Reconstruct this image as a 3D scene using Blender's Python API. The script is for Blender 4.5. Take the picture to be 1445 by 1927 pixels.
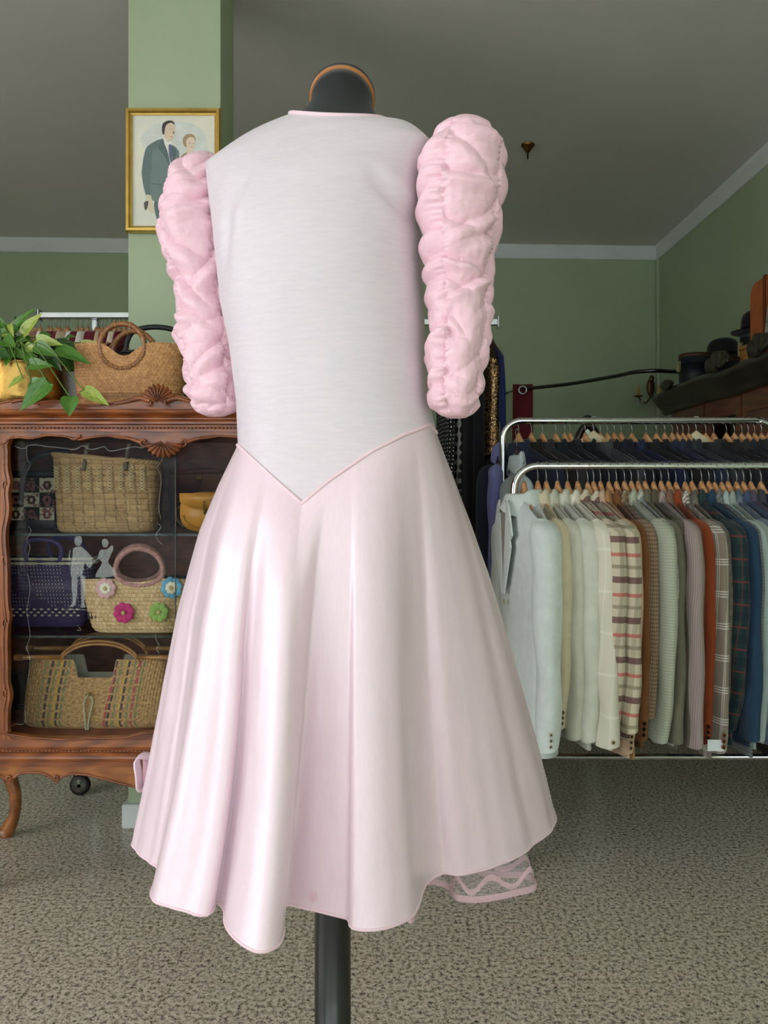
import bpy, math, random
import numpy as np
from mathutils import Vector, noise as mnoise
for o in list(bpy.data.objects): bpy.data.objects.remove(o)
S = bpy.context.scene
COL = S.collection
PI = math.pi
# ------------------------------------------------------------------ camera
F, H, YH, CX = 1500.0, 1.1, 935.0, 722.5          # focal length (px), eye height, horizon row, centre column
cam = bpy.data.cameras.new('camera'); camo = bpy.data.objects.new('camera', cam); COL.objects.link(camo)
camo.location = (0, 0, H); camo.rotation_euler = (PI/2, 0, 0)
cam.sensor_fit = 'VERTICAL'; cam.sensor_height = 24; cam.lens = F/1927*24
cam.shift_y = -(963.5-YH)/1927; cam.clip_start = .05
S.camera = camo
# ------------------------------------------------------------------ world, light, exposure
S.view_settings.view_transform = 'Standard'; S.view_settings.look = 'None'
S.view_settings.gamma = 1; S.view_settings.use_curve_mapping = False
S.view_settings.exposure = 0.76
w = bpy.data.worlds.new('daylight'); S.world = w; w.use_nodes = True
w.node_tree.nodes['Background'].inputs[0].default_value = (.75, .85, 1, 1)
w.node_tree.nodes['Background'].inputs[1].default_value = 1.0
def area(name, loc, rot, sx, sy, power, col=(1, 1, 1)):
    l = bpy.data.lights.new(name, 'AREA'); l.shape = 'RECTANGLE'; l.size = sx; l.size_y = sy
    l.energy = power; l.color = col
    o = bpy.data.objects.new(name, l); COL.objects.link(o); o.location = loc; o.rotation_euler = rot
    return o
# daylight entering through the two panes of the shop window behind the camera
area('window_daylight', (-1.95, -2.52, 1.45), (PI/2, 0, PI), 2.5, 2.3, 118, (1, .965, .99))
area('window_daylight', (.75, -2.52, 1.45), (PI/2, 0, PI), 2.2, 2.3, 122, (1, .965, .99))
# added side light at an unseen left window, to brighten the pillar front
area('window_daylight', (-3.55, -.25, 1.5), (PI/2, 0, -PI/2), 3.0, 2.2, 38, (1, .965, .99))

# ------------------------------------------------------------------ helpers
def P(px, py, d): return Vector(((px-CX)*d/F, d, H-(py-YH)*d/F))
ORG = {}
def lin(c):
    return tuple(((v/255)/12.92 if v/255 <= .04045 else ((v/255+.055)/1.055)**2.4) for v in c)
def tag(o, label=None, cat=None, group=None, kind=None):
    if label: o['label'] = label
    if cat: o['category'] = cat
    if group: o['group'] = group
    if kind: o['kind'] = kind
    return o
def thing(name, label, cat, loc=(0, 0, 0), group=None, rz=0):
    o = bpy.data.objects.new(name, None); COL.objects.link(o); o.empty_display_size = .05
    o.location = loc; o.rotation_euler = (0, 0, rz); ORG[o.name] = Vector(loc)
    return tag(o, label, cat, group)
def root_of(o):
    while o.parent: o = o.parent
    return o
def ob(name, vf, mat, parent=None, smooth=True, local=False, uv=None):
    """vf = (verts, faces) in world space (or in the parent's local space when local)"""
    v, f = vf[0], vf[1]
    if len(vf) > 2 and uv is None: uv = vf[2]
    v = np.asarray([tuple(q) for q in v], dtype=float).reshape(-1, 3)
    if parent is None and not local:
        org = np.array([(v[:, 0].min()+v[:, 0].max())/2, (v[:, 1].min()+v[:, 1].max())/2, v[:, 2].min()])
    elif local: org = np.zeros(3)
    else: org = np.array(ORG[root_of(parent).name])
    me = bpy.data.meshes.new(name); me.from_pydata((v-org).tolist(), [], [tuple(int(i) for i in q) for q in f])
    if smooth: me.polygons.foreach_set('use_smooth', [True]*len(me.polygons))
    if uv is not None:
        ul = me.uv_layers.new(name='UVMap'); uv = np.asarray(uv)
        idx = np.zeros(len(me.loops), dtype=int); me.loops.foreach_get('vertex_index', idx)
        ul.data.foreach_set('uv', uv[idx].ravel())
    if mat: me.materials.append(mat)
    me.update()
    o = bpy.data.objects.new(name, me); COL.objects.link(o)
    if parent: o.parent = parent
    elif not local: o.location = org; ORG[o.name] = Vector(org)
    return o
def share(name, me, parent=None, loc=(0, 0, 0), rot=(0, 0, 0)):
    o = bpy.data.objects.new(name, me); COL.objects.link(o); o.parent = parent; o.location = loc; o.rotation_euler = rot
    return o
def join(*parts):
    V, Fa, U = [], [], []; useuv = all(len(p) > 2 for p in parts)
    for p in parts:
        n = len(V); V += [tuple(q) for q in p[0]]; Fa += [tuple(i+n for i in f) for f in p[1]]
        if useuv: U += [tuple(q) for q in p[2]]
    return (V, Fa, U) if useuv else (V, Fa)
def xf(vf, loc=(0, 0, 0), rz=0, sc=1, rx=0, ry=0):
    from mathutils import Euler
    R = Euler((rx, ry, rz)).to_matrix(); L = Vector(loc)
    r = ([R @ (Vector(q)*sc)+L for q in vf[0]], vf[1])
    return r+tuple(vf[2:])
def grid(A, cu=False, cv=False, uv=None):
    """A[i][j] -> 3D; cu closes i, cv closes j"""
    A = np.asarray(A, dtype=float); nu, nv = A.shape[:2]
    f = []
    for i in range(nu if cu else nu-1):
        for j in range(nv if cv else nv-1):
            a, b = i, (i+1) % nu; c, d = j, (j+1) % nv
            f.append((a*nv+c, b*nv+c, b*nv+d, a*nv+d))
    r = (A.reshape(-1, 3), f)
    if uv is not None: r = r+(np.asarray(uv, dtype=float).reshape(-1, 2),)
    return r
def caps(vf, nu, nv, ends=(0, -1)):
    f = list(vf[1])
    if 0 in ends: f.append(tuple(range(nv))[::-1])
    if -1 in ends: f.append(tuple((nu-1)*nv+j for j in range(nv)))
    return (vf[0], f)+tuple(vf[2:])
def tube(pts, r, n=8, closed=False, flat=1.0, cap=True):
    pts = [Vector(p) for p in pts]; m = len(pts)
    rr = r if hasattr(r, '__len__') else [r]*m
    A = []; up = None
    for i, p in enumerate(pts):
        if closed: t = pts[(i+1) % m]-pts[i-1]
        else: t = pts[min(i+1, m-1)]-pts[max(i-1, 0)]
        t.normalize()
        if up is None:
            up = Vector((0, 0, 1)) if abs(t.z) < .9 else Vector((0, 1, 0))
        s = t.cross(up)
        if s.length < 1e-6: s = t.orthogonal()
        s.normalize(); up = s.cross(t).normalized()
        A.append([p+(s*math.cos(2*PI*k/n)+up*math.sin(2*PI*k/n)*flat)*rr[i] for k in range(n)])
    g = grid(A, cu=closed, cv=True)
    if cap and not closed: g = caps(g, m, n)
    return g
def spline(pts, k=6, closed=False):
    pts = [np.array(p, dtype=float) for p in pts]; m = len(pts); out = []
    rng = range(m) if closed else range(m-1)
    for i in rng:
        p0 = pts[i-1] if (closed or i > 0) else 2*pts[0]-pts[1]
        p1 = pts[i]; p2 = pts[(i+1) % m]
        p3 = pts[(i+2) % m] if (closed or i+2 < m) else 2*pts[-1]-pts[-2]
        for q in range(k):
            t = q/k
            out.append(.5*((2*p1)+(-p0+p2)*t+(2*p0-5*p1+4*p2-p3)*t*t+(-p0+3*p1-3*p2+p3)*t**3))
    if not closed: out.append(pts[-1])
    return out
def box(x0, x1, y0, y1, z0, z1, b=0.0):
    if b <= 0:
        v = [(x, y, z) for x in (x0, x1) for y in (y0, y1) for z in (z0, z1)]
        return v, [(0, 1, 3, 2), (4, 6, 7, 5), (0, 4, 5, 1), (2, 3, 7, 6), (0, 2, 6, 4), (1, 5, 7, 3)]
    # chamfered box: three nested face rings
    v = []; idx = {}
    for sx in (0, 1):
        for sy in (0, 1):
            for sz in (0, 1):
                X = (x0, x1)[sx]; Y = (y0, y1)[sy]; Z = (z0, z1)[sz]
                dx = b if sx == 0 else -b; dy = b if sy == 0 else -b; dz = b if sz == 0 else -b
                idx[(sx, sy, sz, 'x')] = len(v); v.append((X, Y+dy, Z+dz))
                idx[(sx, sy, sz, 'y')] = len(v); v.append((X+dx, Y, Z+dz))
                idx[(sx, sy, sz, 'z')] = len(v); v.append((X+dx, Y+dy, Z))
    f = []
    q = [(0, 0), (1, 0), (1, 1), (0, 1)]
    for s in (0, 1):
        f.append([idx[(s, a, c, 'x')] for a, c in q]); f.append([idx[(a, s, c, 'y')] for a, c in q]); f.append([idx[(a, c, s, 'z')] for a, c in q])
    for a in (0, 1):
        for c in (0, 1):
            f.append([idx[(a, c, 0, 'x')], idx[(a, c, 1, 'x')], idx[(a, c, 1, 'y')], idx[(a, c, 0, 'y')]])
            f.append([idx[(a, 0, c, 'x')], idx[(a, 1, c, 'x')], idx[(a, 1, c, 'z')], idx[(a, 0, c, 'z')]])
            f.append([idx[(0, a, c, 'y')], idx[(1, a, c, 'y')], idx[(1, a, c, 'z')], idx[(0, a, c, 'z')]])
            for e in (0, 1): f.append([idx[(a, c, e, k)] for k in 'xyz'])
    return v, f
def fixn(o):
    import bmesh
    bm = bmesh.new(); bm.from_mesh(o.data); bmesh.ops.recalc_face_normals(bm, faces=bm.faces); bm.to_mesh(o.data); bm.free(); return o
def prism(poly, y0, y1, axis='y'):
    """polygon in (a,b) extruded along axis"""
    n = len(poly); v = []
    for y in (y0, y1):
        for a, b in poly:
            v.append({'y': (a, y, b), 'x': (y, a, b), 'z': (a, b, y)}[axis])
    f = [tuple(range(n)), tuple(range(2*n-1, n-1, -1))]+[(i, (i+1) % n, n+(i+1) % n, n+i) for i in range(n)]
    return v, f
def lathe(prof, c, n=32, ax='z'):
    A = []
    for r, z in prof:
        row = []
        for k in range(n):
            a = 2*PI*k/n; u, v = r*math.cos(a), r*math.sin(a)
            row.append({'z': (c[0]+u, c[1]+v, c[2]+z), 'y': (c[0]+u, c[1]+z, c[2]+v), 'x': (c[0]+z, c[1]+u, c[2]+v)}[ax])
        A.append(row)
    return caps(grid(A, cv=True), len(prof), n)
def disc(c, r, n, ax, th): return lathe([(r*.92, -th/2), (r, -th*.2), (r, th*.2), (r*.92, th/2)], c, n, ax)
def ell(c, rx, ry, rz, n=12, m=8):
    A = []
    for i in range(m+1):
        t = -PI/2+PI*i/m; k = max(math.cos(t), 1e-3)
        A.append([(c[0]+rx*k*math.cos(2*PI*j/n), c[1]+ry*k*math.sin(2*PI*j/n), c[2]+rz*math.sin(t)) for j in range(n)])
    return caps(grid(A, cv=True), m+1, n)
def itp(x, xs, ys): return float(np.interp(x, xs, ys))
def nz(x, y, z=0): return mnoise.noise(Vector((x, y, z)))

# ------------------------------------------------------------------ materials
def newmat(name):
    m = bpy.data.materials.new(name); m.use_nodes = True
    return m, m.node_tree, m.node_tree.nodes['Principled BSDF']
def N(t, typ, **kw):
    n = t.nodes.new(typ)
    for k, v in kw.items(): setattr(n, k, v)
    return n
def mixc(t, fac, a, b, blend='MIX'):
    n = N(t, 'ShaderNodeMix', data_type='RGBA', blend_type=blend)
    for s, v in ((n.inputs[0], fac), (n.inputs[6], a), (n.inputs[7], b)):
        if isinstance(v, bpy.types.NodeSocket): t.links.new(v, s)
        elif isinstance(v, (int, float)): s.default_value = v
        else: s.default_value = tuple(v)+(1,) if len(v) == 3 else v
    return n.outputs[2]
def math_n(t, op, a, b=None):
    n = N(t, 'ShaderNodeMath', operation=op)
    for i, v in enumerate((a, b)):
        if v is None: continue
        if isinstance(v, bpy.types.NodeSocket): t.links.new(v, n.inputs[i])
        else: n.inputs[i].default_value = v
    return n.outputs[0]
def coords(t, kind, scale=(1, 1, 1), rot=(0, 0, 0)):
    if kind == 'World': o = N(t, 'ShaderNodeNewGeometry').outputs['Position']
    else: o = N(t, 'ShaderNodeTexCoord').outputs[kind]
    m = N(t, 'ShaderNodeMapping'); m.inputs['Scale'].default_value = scale; m.inputs['Rotation'].default_value = rot
    t.links.new(o, m.inputs[0]); return m.outputs[0]
def noisen(t, vec, scale, detail=4, rough=.6):
    n = N(t, 'ShaderNodeTexNoise'); n.inputs['Scale'].default_value = scale; n.inputs['Detail'].default_value = detail
    n.inputs['Roughness'].default_value = rough; t.links.new(vec, n.inputs['Vector']); return n.outputs['Fac']
def ramp(t, fac, stops):
    r = N(t, 'ShaderNodeValToRGB'); e = r.color_ramp.elements
    while len(e) < len(stops): e.new(.5)
    for i, (p, c) in enumerate(stops): e[i].position = p; e[i].color = tuple(c)+(1,)
    t.links.new(fac, r.inputs[0]); return r.outputs[0]
def bump(t, b, h, strength, dist=.01):
    n = N(t, 'ShaderNodeBump'); n.inputs['Strength'].default_value = strength; n.inputs['Distance'].default_value = dist
    t.links.new(h, n.inputs['Height']); t.links.new(n.outputs[0], b.inputs['Normal'])
MATS = {}
def mk(name, rgb, rough=.5, metal=0, var=.12, vs=6, vstretch=(1, 1, 1), bmp=0, bs=60, bd=.004, spec=.5, sheen=0, coat=0, co='Object', rgb2=None, trans=0):
    if name in MATS: return MATS[name]
    m, t, b = newmat(name); c = lin(rgb)
    vec = coords(t, co, vstretch); f = noisen(t, vec, vs)
    c2 = lin(rgb2) if rgb2 else tuple(x*(1-var*2) for x in c)
    c1 = c if rgb2 else tuple(min(1, x*(1+var*.6)) for x in c)
    col = ramp(t, f, [(.3, c2), (.7, c1)])
    t.links.new(col, b.inputs['Base Color'])
    b.inputs['Roughness'].default_value = rough; b.inputs['Metallic'].default_value = metal
    b.inputs['Specular IOR Level'].default_value = spec; b.inputs['Sheen Weight'].default_value = sheen
    b.inputs['Coat Weight'].default_value = coat; b.inputs['Coat Roughness'].default_value = .15
    if bmp: bump(t, b, noisen(t, vec, bs), bmp, bd)
    MATS[name] = m; return m
def plaid(name, base, layers, rough=.9, weave=.12, ws=500):
    if name in MATS: return MATS[name]
    m, t, b = newmat(name)
    uv = N(t, 'ShaderNodeUVMap').outputs[0]; sp = N(t, 'ShaderNodeSeparateXYZ'); t.links.new(uv, sp.inputs[0])
    cur = None
    f = noisen(t, uv, ws, 2); cb = lin(base)
    cur = ramp(t, f, [(.3, tuple(x*(1-weave*2) for x in cb)), (.7, tuple(min(1, x*(1+weave)) for x in cb))])
    for ax, per, wd, off, c, st in layers:
        fr = math_n(t, 'FRACT', math_n(t, 'ADD', math_n(t, 'MULTIPLY', sp.outputs[ax], 1/per), off))
        msk = math_n(t, 'MULTIPLY', math_n(t, 'LESS_THAN', fr, wd), st)
        cur = mixc(t, msk, cur, lin(c))
    t.links.new(cur, b.inputs['Base Color']); b.inputs['Roughness'].default_value = rough
    b.inputs['Specular IOR Level'].default_value = .2; b.inputs['Sheen Weight'].default_value = .15
    MATS[name] = m; return m
def wood(name, dark, light, rough=.28, scale=3, stretch=(1, 1, 8), coat=.5):
    if name in MATS: return MATS[name]
    m, t, b = newmat(name); vec = coords(t, 'World', stretch)
    n1 = noisen(t, vec, scale*4, 5, .65); wv = N(t, 'ShaderNodeTexWave'); wv.inputs['Scale'].default_value = scale
    wv.inputs['Distortion'].default_value = 9; wv.inputs['Detail'].default_value = 3; t.links.new(vec, wv.inputs['Vector'])
    f = math_n(t, 'ADD', math_n(t, 'MULTIPLY', n1, .7), math_n(t, 'MULTIPLY', wv.outputs['Fac'], .3))
    t.links.new(ramp(t, f, [(.25, lin(dark)), (.75, lin(light))]), b.inputs['Base Color'])
    b.inputs['Roughness'].default_value = rough; b.inputs['Coat Weight'].default_value = coat; b.inputs['Coat Roughness'].default_value = .12
    bump(t, b, n1, .08, .004)
    MATS[name] = m; return m
def thin_glass(name, tint=(.93, .97, .95), refl=1.0):
    m, t, b = newmat(name); t.nodes.remove(b)
    tr = N(t, 'ShaderNodeBsdfTransparent'); tr.inputs[0].default_value = tint+(1,)
    gl = N(t, 'ShaderNodeBsdfGlossy'); gl.inputs['Roughness'].default_value = .02
    fr = N(t, 'ShaderNodeFresnel'); fr.inputs[0].default_value = 1.5
    mx = N(t, 'ShaderNodeMixShader'); t.links.new(math_n(t, 'MULTIPLY', fr.outputs[0], refl), mx.inputs[0])
    t.links.new(tr.outputs[0], mx.inputs[1]); t.links.new(gl.outputs[0], mx.inputs[2])
    t.links.new(mx.outputs[0], t.nodes['Material Output'].inputs[0]); return m
def veil(name, rgb, opacity, weave=1400):
    m, t, b = newmat(name)
    b.inputs['Base Color'].default_value = lin(rgb)+(1,); b.inputs['Roughness'].default_value = .4
    tr = N(t, 'ShaderNodeBsdfTransparent'); mx = N(t, 'ShaderNodeMixShader')
    f = noisen(t, coords(t, 'Object'), weave, 1)
    t.links.new(math_n(t, 'MULTIPLY', f, opacity*2), mx.inputs[0])
    t.links.new(tr.outputs[0], mx.inputs[1]); t.links.new(b.outputs[0], mx.inputs[2])
    t.links.new(mx.outputs[0], t.nodes['Material Output'].inputs[0]); return m

M_wall = mk('green wall paint', (168, 182, 150), .55, var=.03, vs=3, bmp=.05, bs=90, co='World')
M_ceil = mk('ceiling paint', (226, 222, 216), .85, var=.05, vs=.9, vstretch=(1, .35, 1), bmp=.04, bs=60, co='World')
M_white = mk('white trim paint', (222, 226, 224), .45, var=.03, vs=5, co='World')
M_chrome = mk('chrome', (215, 217, 220), .12, 1, var=.02)
M_chrome2 = mk('dull chrome', (190, 194, 196), .3, 1, var=.04)
M_black = mk('black rubber', (20, 20, 21), .5, var=.1)
M_dark = mk('dark fabric', (26, 27, 30), .9, var=.2, vs=40, sheen=.2)
M_cab = wood('polished cherry veneer', (104, 48, 16), (166, 90, 36), stretch=(7, 7, .8))
M_cabx = wood('polished cherry rail', (98, 44, 14), (162, 88, 36), stretch=(.8, 7, 7))
M_cabl = wood('golden apron wood', (124, 68, 28), (176, 108, 52), stretch=(1, 6, 6))
M_carve = wood('carved cherry', (104, 50, 20), (156, 86, 40), rough=.38)
M_cabin = wood('cabinet interior wood', (104, 54, 40), (142, 82, 64), rough=.5, coat=.1)
M_dwood = wood('dark walnut', (22, 15, 11), (44, 31, 22), rough=.4)
M_rwood = wood('mahogany', (70, 26, 14), (120, 52, 26), rough=.35)
M_hang = wood('hanger beech', (176, 122, 78), (214, 164, 116), rough=.45, scale=12, coat=.2)
M_glass = thin_glass('window pane glass')
M_vglass = thin_glass('vitrine glass', (.975, .982, .975), .09)
M_shelf = thin_glass('shelf glass', (.9, .96, .93), .3)
M_brass = mk('hammered brass', (184, 146, 78), .3, 1, var=.2, vs=9, bmp=.5, bs=14, bd=.01)
M_gold = mk('gilt frame', (214, 176, 92), .32, .85, var=.08, vs=30)

def granite():
    m, t, b = newmat('speckled granite'); v = coords(t, 'World')
    n1 = noisen(t, v, 95, 3, .7); n2 = noisen(t, v, 300, 2, .6); n3 = noisen(t, v, 2.2, 3)
    f = math_n(t, 'ADD', math_n(t, 'MULTIPLY', n1, .68), math_n(t, 'MULTIPLY', n2, .32))
    c = ramp(t, f, [(.36, lin((58, 54, 50))), (.43, lin((138, 130, 120))), (.50, lin((200, 190, 176))), (.58, lin((232, 222, 208))), (.70, lin((200, 186, 172)))])
    c = mixc(t, .35, c, ramp(t, n3, [(.3, lin((118, 108, 98))), (.7, lin((176, 174, 156)))]), 'SOFT_LIGHT')
    t.links.new(c, b.inputs['Base Color']); b.inputs['Roughness'].default_value = .2; b.inputs['Specular IOR Level'].default_value = .5
    return m
M_floor = granite()

# ------------------------------------------------------------------ room shell
XR, XL, YB, YF, ZC = 2.06, -3.6, 6.0, -2.7, 2.98
def st(name, vf, mat, parent=None, smooth=False):
    o = ob(name, vf, mat, parent, smooth)
    if not parent: o['kind'] = 'structure'
    return o
floor = st('floor', box(XL-.1, XR+.1, YF-.1, YB+.2, -.12, -.012), mk('floor screed', (70, 66, 60), .9))
ORG['floor'] = Vector(floor.location)
TS = .31
tm = None
for i in range(-19, 8):
    for j in range(-7, 21):
        x0, y0 = -.177+i*TS, .28+j*TS
        if x0 < XL-.32 or x0 > XR or y0 > YB: continue
        near = (x0 > -2.4 and y0 > 1.0 and y0 < 5.6)
        if not near: continue
        if tm is None:
            t0 = ob('tile', box(0, TS-.0005, 0, TS-.0005, -.013, 0, .0004), M_floor, local=True, smooth=False); tm = t0.data
            bpy.data.objects.remove(t0)
        share('tile', tm, floor, Vector((x0, y0, 0))-floor.location)
# the rest of the paving, beyond the view
bits = []
for i in range(-19, 8):
    for j in range(-7, 21):
        x0, y0 = -.177+i*TS, .28+j*TS
        if x0 < XL-.32 or x0 > XR or y0 > YB: continue
        if x0 > -2.4 and y0 > 1.0 and y0 < 5.6: continue
        bits.append(box(x0, x0+TS-.0005, y0, y0+TS-.0005, -.013, 0))
pv = ob('outer_paving', join(*bits), M_floor, floor, smooth=False); pv['kind'] = 'stuff'
st('ceiling', box(XL-.1, XR+.1, YF-.1, YB+.2, ZC, ZC+.1), M_ceil)
def quadwall(name, pts, th, mat):   # pts: two plan points; thickness to the outside
    (x0, y0), (x1, y1) = pts; d = Vector((x1-x0, y1-y0, 0)).normalized(); n = Vector((-d.y, d.x, 0))*th
    pl = [(x0, y0), (x1, y1), (x1+n.x, y1+n.y), (x0+n.x, y0+n.y)]
    v = [(a, b, 0) for a, b in pl]+[(a, b, ZC) for a, b in pl]
    return st(name, (v, [(3, 2, 1, 0), (4, 5, 6, 7), (0, 1, 5, 4), (1, 2, 6, 5), (2, 3, 7, 6), (3, 0, 4, 7)]), mat)
quadwall('wall_back', ((XL, YB-.25), (XR, YB)), .12, M_wall)
quadwall('wall_right', ((XR, YB+.05), (XR, YF)), .12, M_wall)
st('wall_left', join(box(XL-.12, XL, YF, -1.85, 0, ZC), box(XL-.12, XL, 1.35, YB-.1, 0, ZC), box(XL-.12, XL, -1.85, 1.35, 0, .28), box(XL-.12, XL, -1.85, 1.35, 2.68, ZC)), M_wall)
wnd = st('window_3', join(box(XL-.1, XL-.02, -1.85, -1.79, .28, 2.68), box(XL-.1, XL-.02, 1.29, 1.35, .28, 2.68), box(XL-.1, XL-.02, -1.79, 1.29, .28, .34), box(XL-.1, XL-.02, -1.79, 1.29, 2.62, 2.68), box(XL-.09, XL-.03, -.27, -.23, .34, 2.62)), M_white)  # unseen window added in the left wall to go with the side light
ORG[wnd.name] = Vector(wnd.location)
for ya, yb in ((-1.79, -.27), (-.23, 1.29)): ob('pane', box(XL-.065, XL-.055, ya, yb, .34, 2.62), M_glass, wnd, smooth=False)
# front wall with the shop window
fw = [box(XL, -3.25, YF-.12, YF, 0, ZC), box(-.62, -.4, YF-.12, YF, 0, ZC), box(1.9, XR, YF-.12, YF, 0, ZC),
      box(-3.25, -.62, YF-.12, YF, 0, .28), box(-.4, 1.9, YF-.12, YF, 0, .28), box(-3.25, -.62, YF-.12, YF, 2.64, ZC), box(-.4, 1.9, YF-.12, YF, 2.64, ZC)]
st('wall_front', join(*fw), M_wall)
for k, (a, b_) in enumerate(((-3.25, -.62), (-.4, 1.9))):
    wnd = st('window_%d' % (k+1), join(box(a, a+.06, YF-.1, YF-.02, .28, 2.64), box(b_-.06, b_, YF-.1, YF-.02, .28, 2.64), box(a+.06, b_-.06, YF-.1, YF-.02, .28, .34), box(a+.06, b_-.06, YF-.1, YF-.02, 2.58, 2.64)), M_white)
    ORG[wnd.name] = Vector(wnd.location)
    ob('pane', box(a+.06, b_-.06, YF-.065, YF-.055, .34, 2.58), M_glass, wnd, smooth=False)
# cornices
def cove(name, p0, p1, inward):
    prof = [(0, 0), (0, -.1), (.012, -.1), (.018, -.085), (.022, -.02), (.03, 0)]
    d = Vector((p1[0]-p0[0], p1[1]-p0[1], 0)).normalized(); n = Vector(inward).normalized()
    v = []; k = len(prof)
    for p in (p0, p1):
        for a, z in prof: v.append((p[0]+n.x*a, p[1]+n.y*a, ZC-.001+z))
    f = [(i, (i+1) % k, k+(i+1) % k, k+i) for i in range(k)]+[tuple(range(k)), tuple(range(2*k-1, k-1, -1))]
    return fixn(st(name, (v, f), M_white))
cove('trim_1', (XL, YB-.25), (XR, YB), (.044, -1, 0))
cove('trim_2', (XR, YB), (XR, YF), (-1, 0, 0))
cove('trim_3', (XL, YB-.25), (XL, YF), (1, 0, 0))
st('trim_4', tube([(XR-.006, YB-.03, 0.0), (XR-.006, YB-.03, ZC-.1)], .014, 8), M_wall)
st('baseboard_back', xf(box(0, XR-XL-.02, -.014, 0, 0, .08), (XL+.01, YB-.252, 0), math.atan2(.25, XR-XL)), M_white)
st('baseboard_right', box(XR-.014, XR, YF, YB-.02, 0, .08), M_white)
# pillar with its base
PX0, PX1, PY0, PY1 = -.852, -.544, 2.655, 2.885
st('pillar', box(PX0, PX1, PY0, PY1, 0, ZC, .002), M_wall)
st('baseboard_pillar', box(PX0-.017, PX1+.017, PY0-.016, PY1+.016, 0, .08, .004), M_white)

# ------------------------------------------------------------------ dress form and dress
YAW = math.radians(17)
# body rings: z, half depth back(near), target left and right outline (px)
SIL_L = ([215, 230, 292, 300, 350, 420, 500, 560, 650, 750, 838, 950], [548, 520, 385, 384, 390, 399, 407, 413, 431, 444, 447, 432])
SIL_R = ([215, 230, 240, 300, 350, 420, 500, 560, 650, 750, 795, 950], [740, 780, 826, 803, 795, 792, 795, 797, 800, 806, 817, 850])
D0, XC = 1.2, -.077
def body_b(z): return itp(z, [1.0, 1.09, 1.2, 1.3, 1.42, 1.5, 1.56, 1.61, 1.64], [.128, .125, .105, .105, .118, .115, .10, .075, .05])
def ring_pt(th, z, a, b, cx, e=2.25):
    c, s = math.cos(th), math.sin(th)
    x = a*math.copysign(abs(c)**(2/e), c); y = b*math.copysign(abs(s)**(2/e), s)
    return Vector((cx+x*math.cos(YAW)+y*math.sin(YAW), D0-x*math.sin(YAW)*1.0+y*math.cos(YAW), z))
_rc = {}
def ring_par(z):
    k = round(z, 4)
    if k in _rc: return _rc[k]
    a, cx, b = .16, XC, body_b(z)
    for it in range(14):
        pts = [ring_pt(2*PI*i/96, z, a, b, cx) for i in range(96)]
        pr = [(CX+F*p.x/p.y, YH+F*(H-p.z)/p.y) for p in pts]
        l = min(pr); r = max(pr)
        tl = itp(l[1], *SIL_L); tr = itp(r[1], *SIL_R)
        el, er = (l[0]-tl)*D0/F, (tr-r[0])*D0/F
        a += (el+er)/2*.8; cx += (er-el)/2*.8
        a = max(a, .03)
    _rc[k] = (a, b, cx); return _rc[k]
def body(th, z, k=1.0):
    a, b, cx = ring_par(z); return ring_pt(th, z, a*k, b*k, cx)
def proj(p): return CX+F*p.x/p.y, YH+F*(H-p.z)/p.y
# V seam on the back, level at the front
SEAM = ([440, 447, 480, 520, 568, 620, 700, 760, 817, 830], [834, 838, 868, 905, 948, 904, 849, 818, 796, 792])
def seam_z(th):
    if math.sin(th) > .05: return 1.195
    z = 1.15
    for it in range(12):
        px, py = proj(body(th, z)); z += (py-itp(px, *SEAM))*.0008*.8
        z = min(max(z, 1.06), 1.24)
    k = min(1, max(0, (-math.sin(th))/.12)); return 1.195*(1-k)+z*k if k < 1 else z
def fabric(name, rgb, stretch, slub, rough, spec, bs=(220), bstr=.18, bdist=.001, sheen=.2, coords_='Object', coat=.1):
    m, t, b = newmat(name); v = coords(t, coords_, stretch); f = noisen(t, v, 34, 5, .7)
    c = lin(rgb); t.links.new(ramp(t, f, [(.3, tuple(x*(1-slub) for x in c)), (.68, c)]), b.inputs['Base Color'])
    b.inputs['Roughness'].default_value = rough; b.inputs['Specular IOR Level'].default_value = spec
    b.inputs['Sheen Weight'].default_value = sheen; b.inputs['Sheen Roughness'].default_value = .4
    b.inputs['Coat Weight'].default_value = coat; b.inputs['Coat Roughness'].default_value = .3
    bump(t, b, noisen(t, v, bs, 3), bstr, bdist); return m
M_bod = fabric('pale pink slub jersey', (226, 214, 221), (1, 1, 7), .08, .5, .4)
M_skt = fabric('pale pink glazed cotton', (242, 216, 227), (7, 7, 1), .05, .34, .6, coat=.8)
M_slv = fabric('pink crinkled cotton', (245, 202, 215), (1.5, 1.5, 2.5), .04, .5, .45, bs=22, bstr=.45, bdist=.006)
M_pip = fabric('pink piping', (250, 205, 218), (1, 1, 1), .04, .6, .4)
M_org = veil('pink organza', (236, 214, 222), .2)
M_seam = fabric('pale pink seam', (248, 216, 226), (1, 1, 1), .04, .6, .4)
dress = thing('dress', 'pale pink dress with ruched puff sleeves and full skirt on the black stand', 'dress', (XC, D0, .515))
form = thing('dress_form', 'black fabric dress form with wooden neck cap on a black pole', 'dress form', (XC, D0, 0))
NTH = 168
THS = [2*PI*i/NTH for i in range(NTH)]
SZ = [seam_z(t) for t in THS]
SZ = [(SZ[i-1]+2*SZ[i]+SZ[(i+1) % NTH])/4 if abs(math.sin(THS[i])) < .4 else SZ[i] for i in range(NTH)]
ZS = 1.612
def neck_pt(th):   # rim of the neck opening: low at the back, higher at the sides
    c, s = math.cos(th), math.sin(th)
    x, y = .076*c, .062*s
    return Vector((-.067+x*math.cos(YAW)+y*math.sin(YAW), 1.2-x*math.sin(YAW)+y*math.cos(YAW), 1.668-.014*c-.022*max(0, -s)**1.5-.06*max(0, s)**1.5))
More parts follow.
